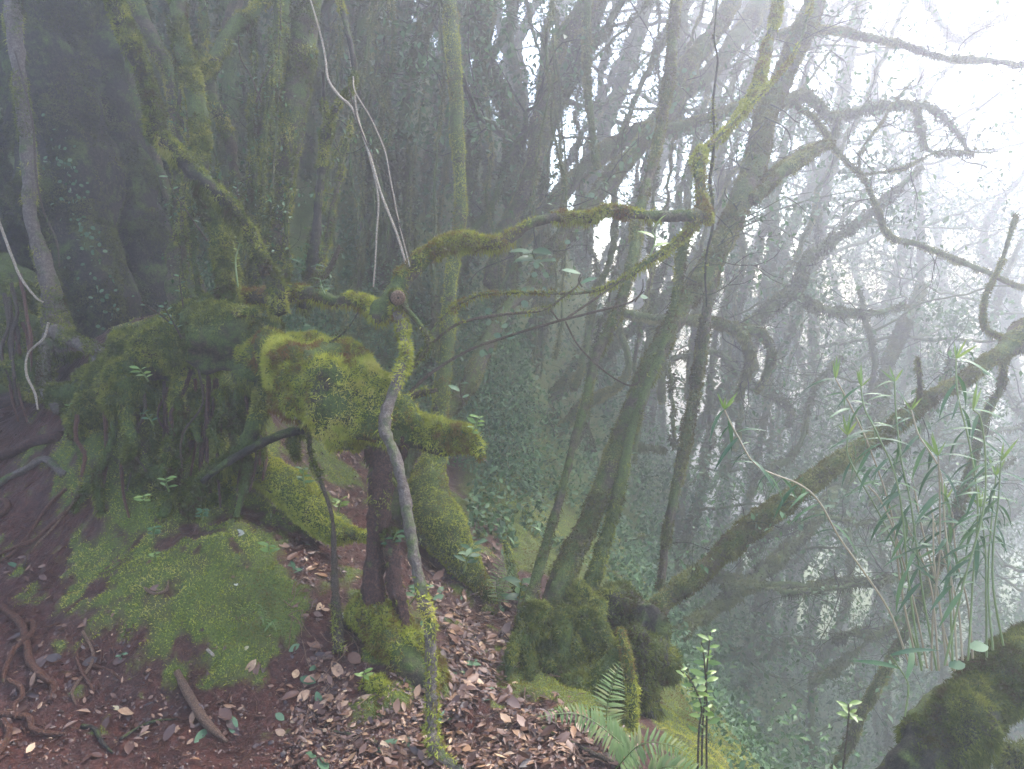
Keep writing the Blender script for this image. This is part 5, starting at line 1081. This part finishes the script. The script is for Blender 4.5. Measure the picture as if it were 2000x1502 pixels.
for zone, lab, n, box in [('leaves littering the path', 'brown dead leaf among many littering the path beside the grey hanging stem', 110, [(880, 1000, 1180, 1330), (870, 1120, 1330, 1500), (800, 900, 1120, 1240)]),
                          ('leaves on the litter slope', 'dead leaf among many on the litter slope below the arch', 100, [(560, 700, 1100, 1400), (560, 830, 1330, 1500), (530, 640, 1000, 1150)]),
                          ('leaves on the wet soil', 'small dead leaf scattered on the wet red soil at lower left', 48, [(0, 320, 1230, 1500), (300, 620, 1380, 1500), (0, 100, 1080, 1250)])]:
    for k in range(n):
        b_ = box[k % len(box)]; px, py = R2.uniform(b_[0], b_[1]), R2.uniform(b_[2], b_[3])
        fallen(lab, px, py, kinds[R2.integers(0, 7)], R2.uniform(.035, .085), zone)
mb = MB()
for k in range(190):
    px, py = R2.uniform(560, 1150), R2.uniform(1100, 1500); q = G(px, py); a = R2.uniform(0, 6.28); L = R2.uniform(.03, .16); P = []
    for u in range(4): P.append([q[0] + math.cos(a) * L * u / 3, q[1] + math.sin(a) * L * u / 3, 0]); a += R2.normal() * .25
    P = np.array(P); P[:, 2] = H(P[:, 0], P[:, 1]) + R2.uniform(.008, .03); tube(mb, P, np.array([.0022, .002, .0016, .001]) * R2.uniform(.6, 1.6), .012, 5, .2, cap=False)
tag(link('fallen_twigs', mb.mesh('fallen_twigs', M['dead_wood'])), 'thin broken twigs mixed into the leaf litter', 'twigs', None, 'stuff')
# finer litter as one mass
n = 11000
pp = []
for (a, b_, c_, d_), m_ in [((560, 1000, 1080, 1502), 4200), ((850, 1250, 1180, 1502), 3000), ((0, 600, 1200, 1502), 350), ((540, 720, 860, 1000), 700)]:
    pxs = R2.uniform(a, b_, m_ * 2); pys = R2.uniform(c_, d_, m_ * 2)
    # crude ray hits for many pixels
    dirs = CR * ((pxs - 1000) / FPX)[:, None] + CU * ((751 - pys) / FPX)[:, None] + CF
    t_ = np.full(len(pxs), 3.0)
    for it in range(25):
        p_ = CAM + dirs * t_[:, None]; t_ = t_ + (p_[:, 2] - H0(p_[:, 0], p_[:, 1])) * .7
        t_ = np.clip(t_, 1.5, 9)
    p_ = CAM + dirs * t_[:, None]; ok = np.abs(p_[:, 2] - H0(p_[:, 0], p_[:, 1])) < .02
    mm = mossmask(p_[:, 0], p_[:, 1]); ok &= (R2.random(len(pxs)) > mm * 1.0 - .12) & (fbm(p_, 4, 2, 6) > -.45)
    pp.append(p_[ok][:m_])
pp = np.vstack(pp); pp[:, 2] = H(pp[:, 0], pp[:, 1]) + R2.random(len(pp)) * .018 + .004
e = .03; nx_ = -(H0(pp[:, 0] + e, pp[:, 1]) - H0(pp[:, 0] - e, pp[:, 1])) / (2 * e); ny_ = -(H0(pp[:, 0], pp[:, 1] + e) - H0(pp[:, 0], pp[:, 1] - e)) / (2 * e)
nn = unit(np.stack([nx_, ny_, np.ones(len(pp))], -1)); nn = unit(nn + R2.normal(0, .3, nn.shape)); Dv = R2.normal(size=nn.shape); Dv = unit(Dv - nn * (Dv * nn).sum(1)[:, None])
SZ = np.where(pp[:, 0] < -.45, .6, 1) * R2.gamma(3, .0105, len(pp)).clip(.01, .085) * 1.0
TN = np.clip(R2.beta(1.8, 2.2, len(pp)), 0, 1); mb = MB()
for q, g_ in enumerate([leaf_geo(.42, .48, .3, .15, 3, .8), leaf_geo(.55, .5, .15, -.25, 3, .7), leaf_geo(.3, .4, .8, .3, 3, .9), leaf_geo(.5, .55, -.35, .2, 3, .75)]): place_leaves(mb, g_, pp[q::4], Dv[q::4], nn[q::4], SZ[q::4], TN[q::4])
tag(link('leaf_litter', mb.mesh('leaf_litter', M['litter'])), 'fine brown leaf litter over the path and slope', 'leaf litter', None, 'stuff')
kq = R2.integers(0, len(pp), 9000); pc = pp[kq] + R2.normal(0, .05, (9000, 3)) * [1, 1, 0]
px_ = R2.uniform(-1.9, 0, 5000); py_ = R2.uniform(2.2, 3.6, 5000); pc = np.vstack([pc, np.stack([px_, py_, py_ * 0], -1)]); pc[:, 2] = H(pc[:, 0], pc[:, 1]) + .003
mb = MB(); place_leaves(mb, (np.array([(0, 0, 0), (-.4, .4, .25), (.1, 1, 0), (.45, .5, .1), (0, .4, .45)]), np.array([(0, 4, 1), (1, 4, 2), (2, 4, 3), (3, 4, 0)]), np.zeros((0, 4), np.int64)), pc, R2.normal(size=pc.shape) * [1, 1, .3], R2.normal(size=pc.shape) * .3 + [0, 0, 1], R2.gamma(3, .0035, len(pc)).clip(.004, .03), R2.beta(1.2, 4, len(pc)))
tag(link('forest_debris', mb.mesh('forest_debris', M['litter'])), 'crumbs of bark and rotted leaf over the soil', 'debris', None, 'stuff')
bpy.context.view_layer.update()
zs = [(o.matrix_world @ Vector(c)).z for o in bpy.data.objects if o.type == 'MESH' for c in (o.bound_box[0], o.bound_box[6])]
haze(min(zs) - 1.0, max(zs) + 0.4); print('Z', min(zs), max(zs))
print('OBJECTS', len(bpy.data.objects), 'TRIS', sum(len(m.loops) - 2 * len(m.polygons) for m in bpy.data.meshes))
